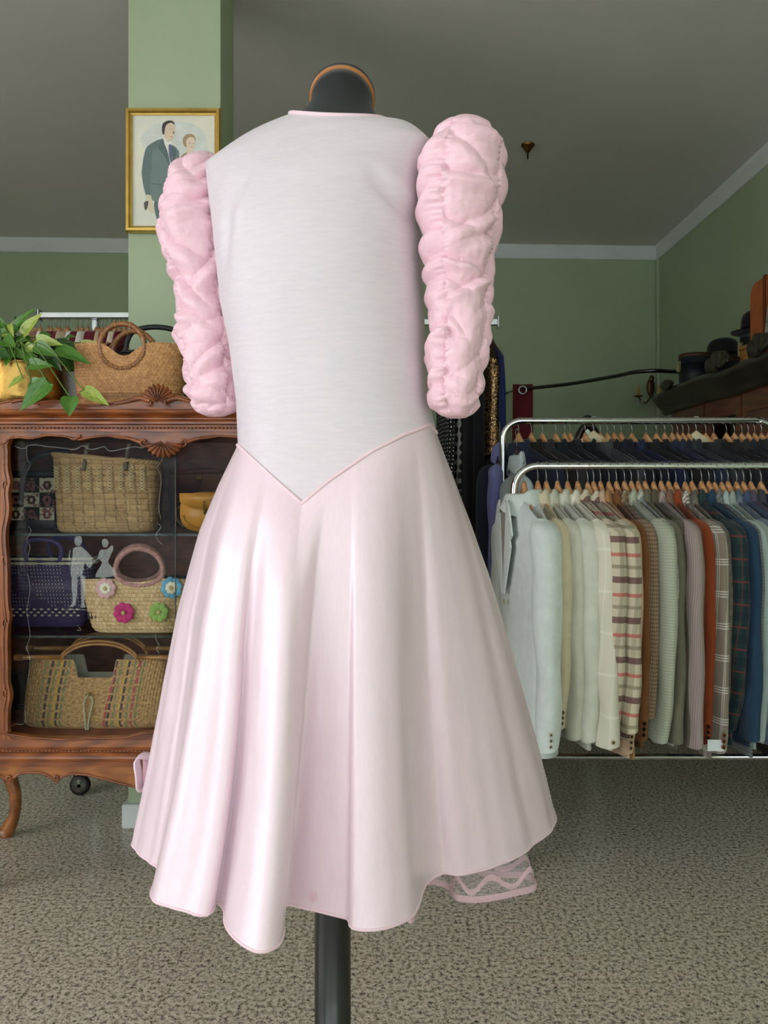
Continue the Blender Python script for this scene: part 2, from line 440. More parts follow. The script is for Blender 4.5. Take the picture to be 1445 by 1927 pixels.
CREASES = [((700, 330), (788, 428), 10, -.007), ((722, 318), (798, 400), 14, .006), ((470, 318), (428, 390), 12, -.006), ((428, 390), (416, 560), 9, -.006), ((480, 340), (445, 420), 14, .004), ((700, 370), (780, 440), 10, .004)]
def crease(px, py):
    d = 0
    for (ax, ay), (bx, by), wd, amp in CREASES:
        t = max(0, min(1, ((px-ax)*(bx-ax)+(py-ay)*(by-ay))/((bx-ax)**2+(by-ay)**2)))
        q = math.hypot(px-ax-t*(bx-ax), py-ay-t*(by-ay)); d += amp*math.exp(-(q/wd)**2)*math.sin(PI*min(1, .15+t*.85)) if True else 0
    return d
A = []
NR, NS = 46, 14
for i, th in enumerate(THS):
    col = []
    for r in range(NR+1):
        z = SZ[i]+(ZS-SZ[i])*r/NR
        p = body(th, z); o = Vector((p.x-XC, p.y-D0, 0)).normalized()
        if math.sin(th) < .2:
            px, py = proj(p); p = p+o*(crease(px, py)+.0012*nz(p.x*14, p.z*9, 3))
        col.append(p)
    sp = body(th, ZS); npt = neck_pt(th)
    for r in range(1, NS+1):
        s = r/NS
        q = sp.lerp(npt, s); q.z += (.012-.009*max(0, -math.sin(th)))*math.sin(PI*s)
        col.append(q)
    A.append(col)
ob('bodice', grid(A, cu=True), M_bod, dress)
ob('neck_binding', tube([neck_pt(t)+Vector((0, 0, .001)) for t in THS], .0032, 8, closed=True), M_seam, dress)
ob('waist_seam', tube([body(t, SZ[i])+Vector((body(t, SZ[i]).x-XC, body(t, SZ[i]).y-D0, 0)).normalized()*.0005 for i, t in enumerate(THS)], .0022, 6, closed=True, flat=1.5), M_seam, dress)
# ---- skirt
DROP = .524
NEAR = [(250, 1585), (255, 1600), (266, 1612), (283, 1625), (295, 1633), (291, 1660), (283, 1684), (292, 1699), (320, 1707), (350, 1715), (372, 1723), (392, 1722), (402, 1711), (402, 1700), (410, 1701), (420, 1714), (422, 1738),
        (437, 1760), (460, 1780), (485, 1791), (512, 1787), (529, 1773), (534, 1752), (532, 1722), (531, 1707), (541, 1703), (575, 1710), (612, 1718), (650, 1727), (656, 1731), (658, 1742), (672, 1749), (702, 1751), (740, 1743),
        (770, 1730), (788, 1708), (795, 1682), (802, 1664), (815, 1650), (833, 1642), (847, 1644), (870, 1645), (910, 1637), (950, 1624), (985, 1604), (1020, 1577), (1040, 1558), (1046, 1532)]
near = [((px-CX)*(DROP*F/(py-YH))/F, DROP*F/(py-YH)) for px, py in NEAR]
hc = (-.045, 1.24)
far = []
a1 = math.atan2(near[-1][1]-hc[1], near[-1][0]-hc[0]); a0 = math.atan2(near[0][1]-hc[1], near[0][0]-hc[0])
a0 = a0 if a0 > a1 else a0+2*PI
for k in range(1, 15):
    a = a1+(a0-a1)*k/15; r = .30+.028*math.sin(k*2.1); far.append((hc[0]+r*1.08*math.cos(a), hc[1]+r*math.sin(a)))
hem = np.array(spline([(x, y, 0) for x, y in near+far], 7, closed=True))[:, :2]
NH = len(hem); nn = (len(near)-1)*7
# even resampling keeps index order; smooth copy of the loop
def csmooth(a, sig):
    n = len(a); k = np.arange(-n//2, n//2); w = np.exp(-(k/sig)**2/2); w /= w.sum()
    idx = (np.arange(n)[:, None]+k[None, :]) % n
    return (a[idx]*w[None, :, None]).sum(1)
seg = np.linalg.norm(np.roll(hem, -1, 0)-hem, axis=1); cs = np.concatenate([[0], np.cumsum(seg)])
tot = cs[-1]; NC = 560
ss = np.linspace(0, tot, NC, endpoint=False)
hx = np.concatenate([hem, hem[:1]])
hem = np.stack([np.interp(ss, cs, hx[:, 0]), np.interp(ss, cs, hx[:, 1])], 1)
hs = csmooth(hem, 34)
# keep the smooth loop as wide as the real one
cen = hs.mean(0); hs = cen+(hs-cen)*1.06
disp = hem-hs
ang = np.unwrap(np.arctan2(hs[:, 1]-cen[1], hs[:, 0]-cen[0]))
def seam_pt(th):
    th %= 2*PI; i = th/(2*PI)*NTH; i0 = int(i) % NTH; k = i-int(i); z = SZ[i0]*(1-k)+SZ[(i0+1) % NTH]*k
    return body(th, z)
NT = 70
A = []; ZH = H-DROP
for i in range(NC):
    th = ang[i]+YAW*.75; W = seam_pt(th); col = []
    side = .5-.5*math.cos(ang[i])      # 1 at the left, 0 at the right
    back = max(0, -math.sin(ang[i]))
    for j in range(NT+1):
        t = j/NT
        gl = itp(t, [0, .1, .217, .418, .6, .752, 1], [0, .2, .40, .625, .75, .84, 1]); gr = itp(t, [0, .1, .22, .347, .55, .82, 1], [0, .14, .29, .435, .63, .86, 1])
        g = gl*side+gr*(1-side); g = g*(1-.25*back*math.sin(PI*t))
        h = t**.95
        x = W.x+(hs[i][0]-W.x)*g+disp[i][0]*h; y = W.y+(hs[i][1]-W.y)*g+disp[i][1]*h
        z = W.z+(ZH-W.z)*t
        wv = .0016*nz(i*.05, t*3.5, 7)*t+.001*nz(i*.16, t*9, 1)*t+.0042*nz(i*.11, t*.8, 21)*t**.8*(.4+.6*abs(math.cos(ang[i])))
        o = Vector((x-cen[0], y-cen[1], 0)).normalized()
        col.append((x+o.x*wv, y+o.y*wv, z))
    A.append(col)
ob('skirt', grid(A, cu=True), M_skt, dress)
ob('hem_binding', tube([A[i][NT] for i in range(0, NC, 2)], .0013, 6, closed=True, flat=1.5), M_seam, dress)
# small pink worked eyelet near the hem
e = P(589, 1687, 1.012); ob('hem_eyelet', tube([e+Vector((.0035*math.cos(a), -.004, .0045*math.sin(a))) for a in np.linspace(0, 2*PI, 14)[:-1]], .0009, 5, closed=True), M_pip, dress)
# organza flounce below the right side of the hem, with ribbon bands
OD = .584
ORGZ = [(620, 1655), (700, 1670), (748, 1712), (770, 1736), (783, 1728), (790, 1700), (797, 1668), (818, 1665), (840, 1671), (850, 1684), (860, 1694), (890, 1698), (930, 1694), (975, 1684), (1005, 1676), (1006, 1664), (985, 1652), (930, 1650), (890, 1640), (860, 1610), (800, 1580), (740, 1560), (660, 1570)]
op = spline([((px-CX)*(OD*F/(py-YH))/F, OD*F/(py-YH), H-OD) for px, py in ORGZ], 6, closed=True)
oc = np.mean(np.array(op), 0)
def org_ring(z, k, dz=0):
    r = []
    for i, p in enumerate(op):
        q = oc+(p-oc)*k; r.append((q[0], q[1], z+dz*math.sin(i*.55)))
    return r
rows = [org_ring(H-OD+.30*t, 1-.55*t*1.0) for t in np.linspace(0, 1, 14)]
ob('organza_underskirt', grid(rows, cv=True), M_org, dress)
def ribbon(z0, z1, k, wav, name):
    a = org_ring(z0, k, wav); b = org_ring((z0+z1)/2, k*1.004, wav); c = org_ring(z1, k*.995, wav); ob(name, grid([a, b, c], cv=True), M_rib, dress)
M_rib = veil('pink satin ribbon', (248, 204, 216), .6)
ribbon(H-OD-.001, H-OD+.0085, 1.003, 0, 'flounce_ribbon'); ribbon(H-OD+.018, H-OD+.027, .974, .010, 'flounce_ribbon')
# folded pink loop on the left side of the skirt
lp = [P(280, 1432, 1.235), P(262, 1429, 1.222), P(254, 1438, 1.215), P(257, 1462, 1.213), P(259, 1486, 1.215), P(267, 1488, 1.222), P(284, 1470, 1.235)]
lp = spline(lp, 4); A = [[Vector(p)+Vector((0, k*.028, .002*math.sin(k*3))) for k in np.linspace(0, 1, 5)] for p in lp]
bl = ob('side_bow', grid(A), M_skt, dress); md = bl.modifiers.new('thick', 'SOLIDIFY'); md.thickness = .0025
A = [[Vector(P(262, 1432, 1.222)).lerp(P(285, 1437, 1.235), s)*(1-t)+Vector(P(262, 1484, 1.222)).lerp(P(283, 1462, 1.235), s)*t+Vector((.0015, .012, 0)) for t in np.linspace(0, 1, 6)] for s in np.linspace(0, 1, 5)]
bl = ob('side_bow', grid(A), M_slv, dress); md = bl.modifiers.new('thick', 'SOLIDIFY'); md.thickness = .002
# ---- sleeves
def sleeve(rows_, d_of, seams, seed, fr, skews):
    pys = [r[0] for r in rows_]; L = [r[1] for r in rows_]; R = [r[2] for r in rows_]
    nS, nA = 240, 220; A = []; top, bot = pys[0], pys[-1]
    R_ = random.Random(int(seed*7)); CR = []
    for p in range(len(seams)):
        L_ = []
        for side in (0., 1.):
            s_ = R_.uniform(.02, .08)
            while s_ < .99:
                L_.append((s_, R_.uniform(-.02, .16)*(1 if side == 0 else -1), R_.uniform(-.08, .08), R_.uniform(.010, .024), R_.uniform(.0042, .0115), side, R_.uniform(.45, 1.2)))
                s_ += R_.uniform(.07, .17)
        CR.append(L_)
    for i in range(nS+1):
        s = i/nS; py = top+(bot-top)*s; d = d_of(s)
        l, r = itp(py, pys, L), itp(py, pys, R)
        k = d/F; cx = (l+r)/2; hw = (r-l)/2*k*.93; c = P(cx, py, d); row = []
        dep = max(hw*.95, .012)
        for j in range(nA):
            a = 2*PI*j/nA; q = (a/(2*PI)) % 1
            # panel
            sm = sorted(seams); p = 0
            for n_ in range(len(sm)):
                lo = sm[n_]; hi = sm[(n_+1) % len(sm)]+(1 if n_ == len(sm)-1 else 0)
                qq = q if q >= sm[0] else q+1
                if lo <= qq < hi: p = n_; t = (qq-lo)/(hi-lo)
            puff = math.sin(PI*t)**.5; hgt_ = 0.
            for (si, slope, cv, wd_, dp, side, ext) in CR[p]:
                xx = (s-si-slope*(t-side)-cv*(t-side)**2)/wd_
                if abs(xx) > 5: continue
                u_ = abs(t-side); fd = max(0., 1-(u_/ext)**2)
                hgt_ += dp*fd*(-math.exp(-abs(xx))*(1 if xx < 0 else .8)+.7*math.exp(-((xx-2.2)/1.8)**2))
            gath = .0020*math.sin(2*PI*(s*38+3*nz(s*9, p, seed)))*math.exp(-(min(t, 1-t)/.09)**2)
            fine = .004*nz(a*1.5+seed, s*6, 2.)+.0009*nz(a*5+s*16, s*20-a*4, seed)
            endk = min(1, s/.05)*min(1, (1-s)/.04)
            dr = (puff*.006-.003+hgt_+gath+fine)*(.25+.75*endk)
            x = math.cos(a)*(hw+dr); y = math.sin(a)*(dep+dr)
            row.append((c.x+x, c.y+y, c.z+.004*nz(a*1.5, s*7, seed+4)*endk))
        A.append(row)
    # turned-in cuff
    c = np.mean(np.array(A[-1]), 0)
    for k, dz in ((.8, .002), (.6, .012), (.55, .04)):
        A.append([tuple(c+(np.array(p)-c)*k+np.array((0, 0, dz))) for p in A[nS]])
    c = np.mean(np.array(A[0]), 0)
    A.insert(0, [tuple(c+(np.array(p)-c)*.05) for p in A[0]])
    return grid(A, cv=True)
RS = [(227, 850, 895), (231, 834, 912), (245, 814, 932), (270, 799, 949), (300, 789, 954), (340, 783, 951), (400, 785, 943), (450, 789, 937), (500, 796, 927), (550, 802, 924), (600, 808, 924), (650, 806, 919), (700, 803, 910), (740, 804, 907), (765, 813, 899), (780, 828, 886), (786, 842, 876)]
LS = [(291, 366, 405), (297, 350, 412), (305, 338, 420), (325, 321, 426), (360, 303, 432), (420, 295, 436), (450, 299, 438), (487, 310, 438), (530, 328, 440), (570, 330, 444), (610, 328, 452), (650, 335, 452), (690, 344, 455), (730, 348, 458), (760, 357, 455), (776, 372, 440), (783, 388, 422)]
ob('sleeve', sleeve(RS, lambda s: 1.105+.01*s, [.10, .665, .92], 3., [8, 9, 9], [1.2, -.9, .8]), M_slv, dress)
ob('sleeve', sleeve(LS, lambda s: 1.285-.015*s, [.2, .60, .86], 11., [9, 8, 10], [.9, 1.3, -1.0]), M_slv, dress)
# ---- dress form
M_form = mk('black jersey', (22, 24, 26), .8, var=.15, vs=90, sheen=.15)
kz = lambda z: itp(z, [.93, 1.08, 1.22, 1.3], [.55, .72, .90, .93])
A = [[body(t, z, kz(z)) for t in THS[::4]] for z in np.linspace(.93, ZS, 26)]
for s in np.linspace(.2, 1, 5): A.append([body(t, ZS, .93).lerp(neck_pt(t), s)-Vector((0, 0, .004)) for t in THS[::4]])
nk = Vector((-.064, 1.215, 1.704)); nrm = Vector((-.0, .62, .78)).normalized(); e1 = Vector((math.cos(YAW), -math.sin(YAW), 0)); e1 = (e1-nrm*e1.dot(nrm)).normalized(); e2 = nrm.cross(e1)
def ncap(t, r, off): return nk+nrm*off+(e1*math.cos(t)+e2*math.sin(t))*r
base = A[-1]
for s in np.linspace(.15, 1, 9):
    row = []
    for i, t in enumerate(THS[::4]):
        b0 = base[i]; c0 = ncap(t, .0465, 0)
        q = b0.lerp(c0, s); k = -.010*math.sin(PI*s); o = Vector((q.x-nk.x, q.y-nk.y, 0)).normalized(); row.append(q+o*k)
    A.append(row)
A.append([ncap(t, .02, .002) for t in THS[::4]])
A.insert(0, [body(t, .925, .4) for t in THS[::4]])
ob('torso', caps(grid(A, cv=True), len(A), len(THS[::4])), M_form, form)
rows = [[ncap(t, r, o) for t in THS[::4]] for r, o in ((.01, .001), (.048, .001), (.0498, .002), (.0498, .0062), (.049, .007))]
ob('neck_cap_rim', caps(grid(rows, cv=True), 5, len(THS[::4])), mk('wood neck rim', (186, 120, 62), .4, var=.1, vs=40, coat=.3), form)
rows = [[ncap(t, r, o) for t in THS[::4]] for r, o in ((.0495, .0072), (.0505, .009), (.0505, .0125), (.044, .018), (.02, .021))]
ob('neck_cap', caps(grid(rows, cv=True), 5, len(THS[::4])), M_form, form)
PXC = (626-CX)*D0/F
ob('pole', lathe([(.0272, .03), (.0272, .93)], (PXC, D0, 0), 40), mk('black enamel', (17, 19, 22), .28, var=.1, coat=.4), form)
ob('base', lathe([(.19, 0), (.195, .006), (.19, .02), (.06, .032), (.04, .06), (.0275, .062)], (PXC, D0, 0), 48), mk('black enamel', (17, 19, 22)), form)

# ------------------------------------------------------------------ framed fashion print on the pillar
pic = thing('framed_print', 'gilt framed print of a suited man and a woman, hung on the pillar', 'picture', tuple(P(326, 437, 2.64)))
DP = 2.636
def rect_px(x0, y0, x1, y1, d): a = P(x0, y1, d); b = P(x1, y0, d); return a.x, b.x, a.z, b.z
fx0, fx1, fz0, fz1 = rect_px(237, 205, 415, 437, DP); ix0, ix1, iz0, iz1 = rect_px(249, 217, 404, 426, DP)
prof = [(0, .012), (0, -.006), (.15, -.012), (.55, -.0125), (.8, -.006), (1, -.004), (1, .012)]   # across the moulding: offset fraction, depth
rows = []
for f_, dy in prof:
    a, b, c, d_ = fx0+(ix0-fx0)*f_, fx1+(ix1-fx1)*f_, fz0+(iz0-fz0)*f_, fz1+(iz1-fz1)*f_
    rows.append([(a, DP+dy, c), (b, DP+dy, c), (b, DP+dy, d_), (a, DP+dy, d_)])
rows = np.array(rows)
for k in range(4):      # four mitred mouldings
    seg_ = rows[:, [k, (k+1) % 4]]; v = seg_.reshape(-1, 3); n = len(prof)
    f = [(2*i, 2*i+1, (2*(i+1)) % (2*n)+1, (2*(i+1)) % (2*n)) for i in range(n)]+[tuple(2*i for i in range(n)), tuple(2*i+1 for i in range(n))[::-1]]
    fixn(ob('frame_moulding', (v, f), M_gold, pic, smooth=False))
ob('print_sheet', box(ix0-.003, ix1+.003, DP+.002, DP+.012, iz0-.003, iz1+.003), mk('aged print paper', (236, 230, 212), .7, var=.04, vs=7, rgb2=(214, 216, 206)), pic, smooth=False)
def art(poly, z, rgb, name='printed_figure', k=3):
    pts = spline([(x, y, 0) for x, y in poly], k, closed=True) if k > 1 else poly
    # zoom coordinates (200..480 crop, factor 5.161) to world on the sheet
    pl = [(P(200+q[0]/5.161, 180+q[1]/5.161, DP).x, P(200+q[0]/5.161, 180+q[1]/5.161, DP).z) for q in pts]
    return ob(name, prism(pl, DP+.002-z, DP+.003), mk('print ink %d %d %d' % rgb, rgb, .75, var=.06, vs=25), pic, smooth=False)
art([(330, 420), (420, 300), (560, 260), (760, 250), (930, 330), (985, 480), (960, 640), (700, 700), (420, 560)], .0002, (218, 221, 214), 'printed_wash')
man = (118, 134, 132)
art([(470, 1000), (640, 990), (640, 1260), (560, 1265), (490, 1200)], .0004, (104, 120, 122))                       # trousers
art([(548, 415), (430, 465), (375, 530), (345, 700), (345, 790), (380, 960), (436, 968), (440, 1015), (560, 1030), (690, 1020), (700, 700), (705, 540), (630, 470)], .0006, man, k=2)
art([(548, 415), (440, 462), (378, 530), (347, 700), (348, 800), (384, 962), (428, 962), (420, 800), (440, 700), (440, 560)], .0007, (108, 124, 123), k=2)
for x in range(455, 690, 22): art([(x, 520), (x+3, 520), (x+2, 1010), (x-1, 1010)], .0008, (148, 160, 156), 'printed_pinstripe', 1)
art([(560, 400), (600, 450), (635, 440), (640, 560), (628, 700), (585, 560), (552, 440)], .0010, (238, 234, 222), k=2)     # shirt
art([(606, 475), (632, 478), (640, 560), (630, 655), (612, 600), (604, 530)], .0012, (108, 112, 140), k=2)                   # tie
art([(548, 415), (500, 500), (560, 580), (622, 705), (600, 560), (565, 470)], .0013, (98, 113, 113), 'printed_lapel', 2)
art([(632, 480), (668, 520), (672, 590), (626, 705), (640, 600)], .0013, (98, 113, 113), 'printed_lapel', 2)
art([(560, 400), (557, 310), (575, 270), (630, 250), (662, 290), (665, 340), (655, 400), (632, 430), (600, 435), (575, 415)], .0012, (228, 204, 182))    # face
art([(545, 370), (540, 300), (560, 258), (610, 240), (650, 250), (662, 280), (630, 262), (590, 275), (570, 310), (562, 370)], .0015, (74, 64, 60), 'printed_hair', 2)
for a in ([(612, 322), (636, 326), (612, 328)], [(650, 326), (662, 326), (650, 331)], [(622, 394), (646, 398), (624, 402)], [(648, 335), (660, 365), (646, 370)]): art(a, .0016, (120, 96, 84), 'printed_face_line', 1)
art([(676, 622), (700, 606), (704, 614), (682, 628)], .0012, (240, 240, 236), 'printed_pocket_square', 1)
art([(440, 850), (545, 858), (545, 864), (440, 858)], .0010, (84, 98, 98), 'printed_pocket', 1)
art([(385, 965), (430, 970), (450, 1050), (465, 1120), (430, 1140), (405, 1100), (392, 1040)], .0009, (218, 206, 180), 'printed_hand', 2)
art([(364, 1040), (395, 1020), (410, 1035), (392, 1100), (374, 1108)], .0011, (92, 86, 86), 'printed_glove', 2)
art([(720, 590), (780, 550), (860, 545), (935, 590), (930, 700), (880, 760), (715, 700)], .0005, (164, 146, 130), k=2)    # woman's jacket
art([(785, 500), (845, 510), (842, 560), (800, 620), (782, 560)], .0007, (232, 212, 192))
art([(772, 490), (755, 430), (790, 395), (850, 400), (866, 450), (850, 505), (822, 522), (790, 510)], .0008, (234, 212, 192))
art([(782, 500), (750, 480), (742, 420), (770, 380), (820, 370), (860, 395), (868, 440), (845, 405), (800, 405), (772, 440)], .0010, (178, 150, 118), 'printed_hair', 2)
for a in ([(800, 458), (822, 462), (800, 465)], [(842, 462), (856, 464), (842, 468)], [(826, 492), (842, 494), (828, 499)]): art(a, .0012, (130, 90, 80), 'printed_face_line', 1)

# ------------------------------------------------------------------ display cabinet
CD = 2.15; KC = CD/F
def cx_(px): return (px-CX)*KC
def cz_(py): return H-(py-YH)*KC
CMID = cx_(309); CL, CRt = cx_(-22), 2*cx_(309)-cx_(-22)
SX0, SX1 = CL-.155, CRt+.155          # rear width behind the canted corners
CB = 2.62
cab = thing('display_cabinet', 'carved cherry glass display cabinet full of bags, standing before the green pillar', 'cabinet', (CMID, 2.38, 0))
def mouldx(prof, x0, x1, name, mat, par=cab):
    """profile [(y,z)] swept along the front and round the canted corners"""
    n = len(prof); path = [(SX0, CB, 1), (SX0, CD+.17, 1), (x0, CD, 1), (x1, CD, 1), (SX1, CD+.17, 1), (SX1, CB, 1)]
    dirs = [(-1, 0), (-.92, -.38), (-.38, -.92), (.38, -.92), (.92, -.38), (1, 0)]
    rows = []
    for (x, y, k), (dx, dy) in zip(path, dirs):
        rows.append([(x-dx*a*1.0, y-dy*a*1.0, z) for a, z in prof])
    rows = np.array(rows); m = len(rows)
    v = rows.reshape(-1, 3); f = []
    for i in range(m-1):
        for j in range(n): f.append((i*n+j, i*n+(j+1) % n, (i+1)*n+(j+1) % n, (i+1)*n+j))
    f += [tuple(range(n)), tuple((m-1)*n+j for j in range(n))[::-1]]
    return fixn(ob(name, (v, f), mat, par, smooth=False))
# profile offset a: negative = proud of the front
def rnd(a0, z0, a1, z1, bulge, k=6): return [(a0+(a1-a0)*t-bulge*math.sin(PI*t), z0+(z1-z0)*t) for t in np.linspace(0, 1, k)]
mouldx([(.05, cz_(770)), (-.034, cz_(770))]+rnd(-.034, cz_(772), -.03, cz_(782), .006)+rnd(-.02, cz_(783), -.018, cz_(794), -.006)+[(-.026, cz_(795)), (-.026, cz_(799)), (-.012, cz_(801)), (-.012, cz_(813)), (.05, cz_(813))], CL, CRt, 'cornice', M_cabx)
beads = [ell((x, CD-.0125, cz_(806)), .0052, .004, .0034, 8, 5) for x in np.arange(CL+.004, CRt, .0105)]
ob('bead_moulding', join(*beads), M_carve, cab)['kind'] = 'stuff'
mouldx([(.04, cz_(1392)), (-.004, cz_(1392)), (-.006, cz_(1405)), (-.012, cz_(1408)), (-.012, cz_(1413))]+rnd(-.016, cz_(1414), -.024, cz_(1428), .005)+[(-.016, cz_(1430)), (-.016, cz_(1440)), (.04, cz_(1440))], CL, CRt, 'base_moulding', M_cabx)
beads = [ell((x, CD-.0125, cz_(1410)), .0052, .0035, .0025, 8, 5) for x in np.arange(CL+.004, CRt, .0105)]
ob('bead_moulding', join(*beads), M_carve, cab)['kind'] = 'stuff'
# carcass
ZB, ZT = cz_(1395), cz_(812)
ob('back_panel', box(SX0, SX1, CB-.018, CB, ZB, ZT), M_cabin, cab, smooth=False)
for x in (SX0, SX1-.016): ob('side_panel', box(x, x+.016, CD+.19, CB-.018, ZB, ZT), M_cab, cab, smooth=False)
ob('bottom_board', join(box(SX0, SX1, CD+.19, CB, ZB-.03, ZB-.002), box(CL, CRt, CD+.005, CD+.19, ZB-.03, ZB-.002)), M_cabin, cab, smooth=False)
ob('top_board', join(box(SX0, SX1, CD+.18, CB, ZT, cz_(771)-.001), box(CL, CRt, CD+.005, CD+.18, ZT, cz_(771)-.001)), M_cabin, cab, smooth=False)
for s, xa, xb in ((-1, CL, SX0), (1, CRt, SX1)):
    ob('corner_panel', ([(xa, CD+.005, ZB), (xb, CD+.19, ZB), (xb, CD+.19, ZT), (xa, CD+.005, ZT), (xa-s*.016, CD+.012, ZB), (xb-s*.016, CD+.19, ZB), (xb-s*.016, CD+.19, ZT), (xa-s*.016, CD+.012, ZT)],
        [(0, 1, 2, 3), (7, 6, 5, 4), (0, 4, 5, 1), (1, 5, 6, 2), (2, 6, 7, 3), (3, 7, 4, 0)]), M_cab, cab, smooth=False)
# stiles with carved inner edges (mirrored)
def edge(px, seed):      # wavy inner edge, px offsets
    pts = []
    for py in np.linspace(818, 1394, 60):
        k = (py-818)/576
        w_ = 14+5*math.exp(-((py-905)/14)**2)+4*math.exp(-((py-960)/25)**2)-4*math.exp(-((py-1010)/40)**2)+4*math.exp(-((py-1160)/16)**2)+5*math.exp(-((py-1310)/18)**2)+14*max(0, 1-(py-818)/20)**2+14*max(0, 1-(1394-py)/16)**2
        pts.append((w_, py))
    return pts
ep = edge(0, 0)
for s in (-1, 1):
    def sx(px): x = cx_(px); return x if s < 0 else 2*CMID-x
    pl = [(sx(-22), cz_(1394)), (sx(-22), cz_(818))]+[(sx(w_), cz_(py)) for w_, py in ep]
    fixn(ob('stile', prism(pl, CD-.003, CD+.02), M_cab, cab, smooth=False))
    for off, r_, yy in ((1.5, .0024, -.005), (-6, .0016, -.004)):
        rl = [(sx(w_+off), CD+yy, cz_(py)) for w_, py in ep[2:-2]]
        ob('carved_edge', tube(rl, r_, 6), M_carve, cab)
    for py in (912, 1052, 1170, 1302):       # small carved scrolls
        c0 = np.array((sx(11), CD-.005, cz_(py)))
        sp_ = [c0+np.array((-s*(.0035+.0022*a)*math.cos(a)*.6, 0, (.0035+.0022*a)*math.sin(a))) for a in np.linspace(0, 4.6, 18)]
        ob('carved_scroll', tube(sp_, list(np.linspace(.003, .0016, 18)), 6), M_carve, cab)
# top rail with scalloped lower edge and central shell
def low_top(px):       # lower edge of the top rail (py); symmetric about 309
    q = 309-abs(px-309)
    return itp(q, [-22, 10, 18, 40, 50, 62, 90, 120, 140, 150, 165, 190, 215, 235, 255, 270, 285, 309], [840, 836, 826, 824, 826, 826, 820, 822, 826, 829, 825, 822, 821, 823, 828, 833, 838, 842])
xs = np.linspace(-22, 640, 140)
pl = [(cx_(x), cz_(812)) for x in xs]+[(cx_(x), cz_(low_top(x))) for x in xs[::-1]]
fixn(ob('top_rail', prism(pl, CD-.001, CD+.018), M_cabx, cab, smooth=False))
ob('carved_edge', tube([(cx_(x), CD-.004, cz_(low_top(x)-1)) for x in xs], .003, 6), M_carve, cab)
def low_bot(px):
    q = 309-abs(px-309)
    return itp(q, [-22, 18, 60, 100, 140, 165, 190, 240, 270, 309], [1376, 1380, 1386, 1389, 1391, 1386, 1388, 1386, 1378, 1376])
pl = [(cx_(x), cz_(1394)) for x in xs]+[(cx_(x), cz_(low_bot(x))) for x in xs[::-1]]
fixn(ob('bottom_rail', prism(pl, CD-.001, CD+.018), M_cabx, cab, smooth=False))
ob('carved_edge', tube([(cx_(x), CD-.004, cz_(low_bot(x)+1)) for x in xs], .0026, 6), M_carve, cab)
def shell(c, R, a0, a1, lobes, name, dep=.012, r0=.15, sq=1.0):
    A = []; n = lobes*7
    for i in range(9):
        r = r0+(1-r0)*i/8; row = []
        for j in range(n+1):
            t = j/n; a = a0+(a1-a0)*t; lb = abs(math.sin(PI*t*lobes)); rr = R*r*(1-.14*(1-lb)*(i/8)**2)
            row.append((c[0]+rr*math.cos(a), c[1]-dep*(.35+.65*lb)*math.sin(PI*min(1, .18+.7*r)), c[2]+rr*math.sin(a)*sq))
        A.append(row)
    o = ob(name, grid(A), M_carve, cab); md = o.modifiers.new('thick', 'SOLIDIFY'); md.thickness = .006; md.offset = -1
    return o
shell((CMID+.002, CD-.006, cz_(833)), .052, PI+.1, 2*PI-.1, 9, 'shell_carving', .014, .12, .82)
for s in (-1, 1):
    c0 = np.array((CMID+s*.052, CD-.008, cz_(832))); ob('carved_scroll', tube([c0+np.array((s*-1*(.002+.0022*a)*math.cos(a), 0, (.002+.0022*a)*math.sin(a))) for a in np.linspace(0, 5, 20)], list(np.linspace(.0045, .002, 20)), 6), M_carve, cab)
    ob('carved_leaf', tube(spline([(CMID+s*.06, CD-.006, cz_(833)), (CMID+s*.09, CD-.006, cz_(826)), (CMID+s*.12, CD-.005, cz_(824)), (CMID+s*.16, CD-.004, cz_(819))], 5), list(np.linspace(.006, .002, 16)), 6), M_carve, cab)
    c0 = np.array((CMID+s*cx_(CX+158)*1.0, CD-.006, cz_(826)))
    ob('carved_leaf', tube(spline([(CMID+s*.225, CD-.004, cz_(820)), (CMID+s*.24, CD-.007, cz_(827)), (CMID+s*.262, CD-.005, cz_(822)), (CMID+s*.33, CD-.004, cz_(818))], 5), list(np.linspace(.005, .002, 16)), 6), M_carve, cab)
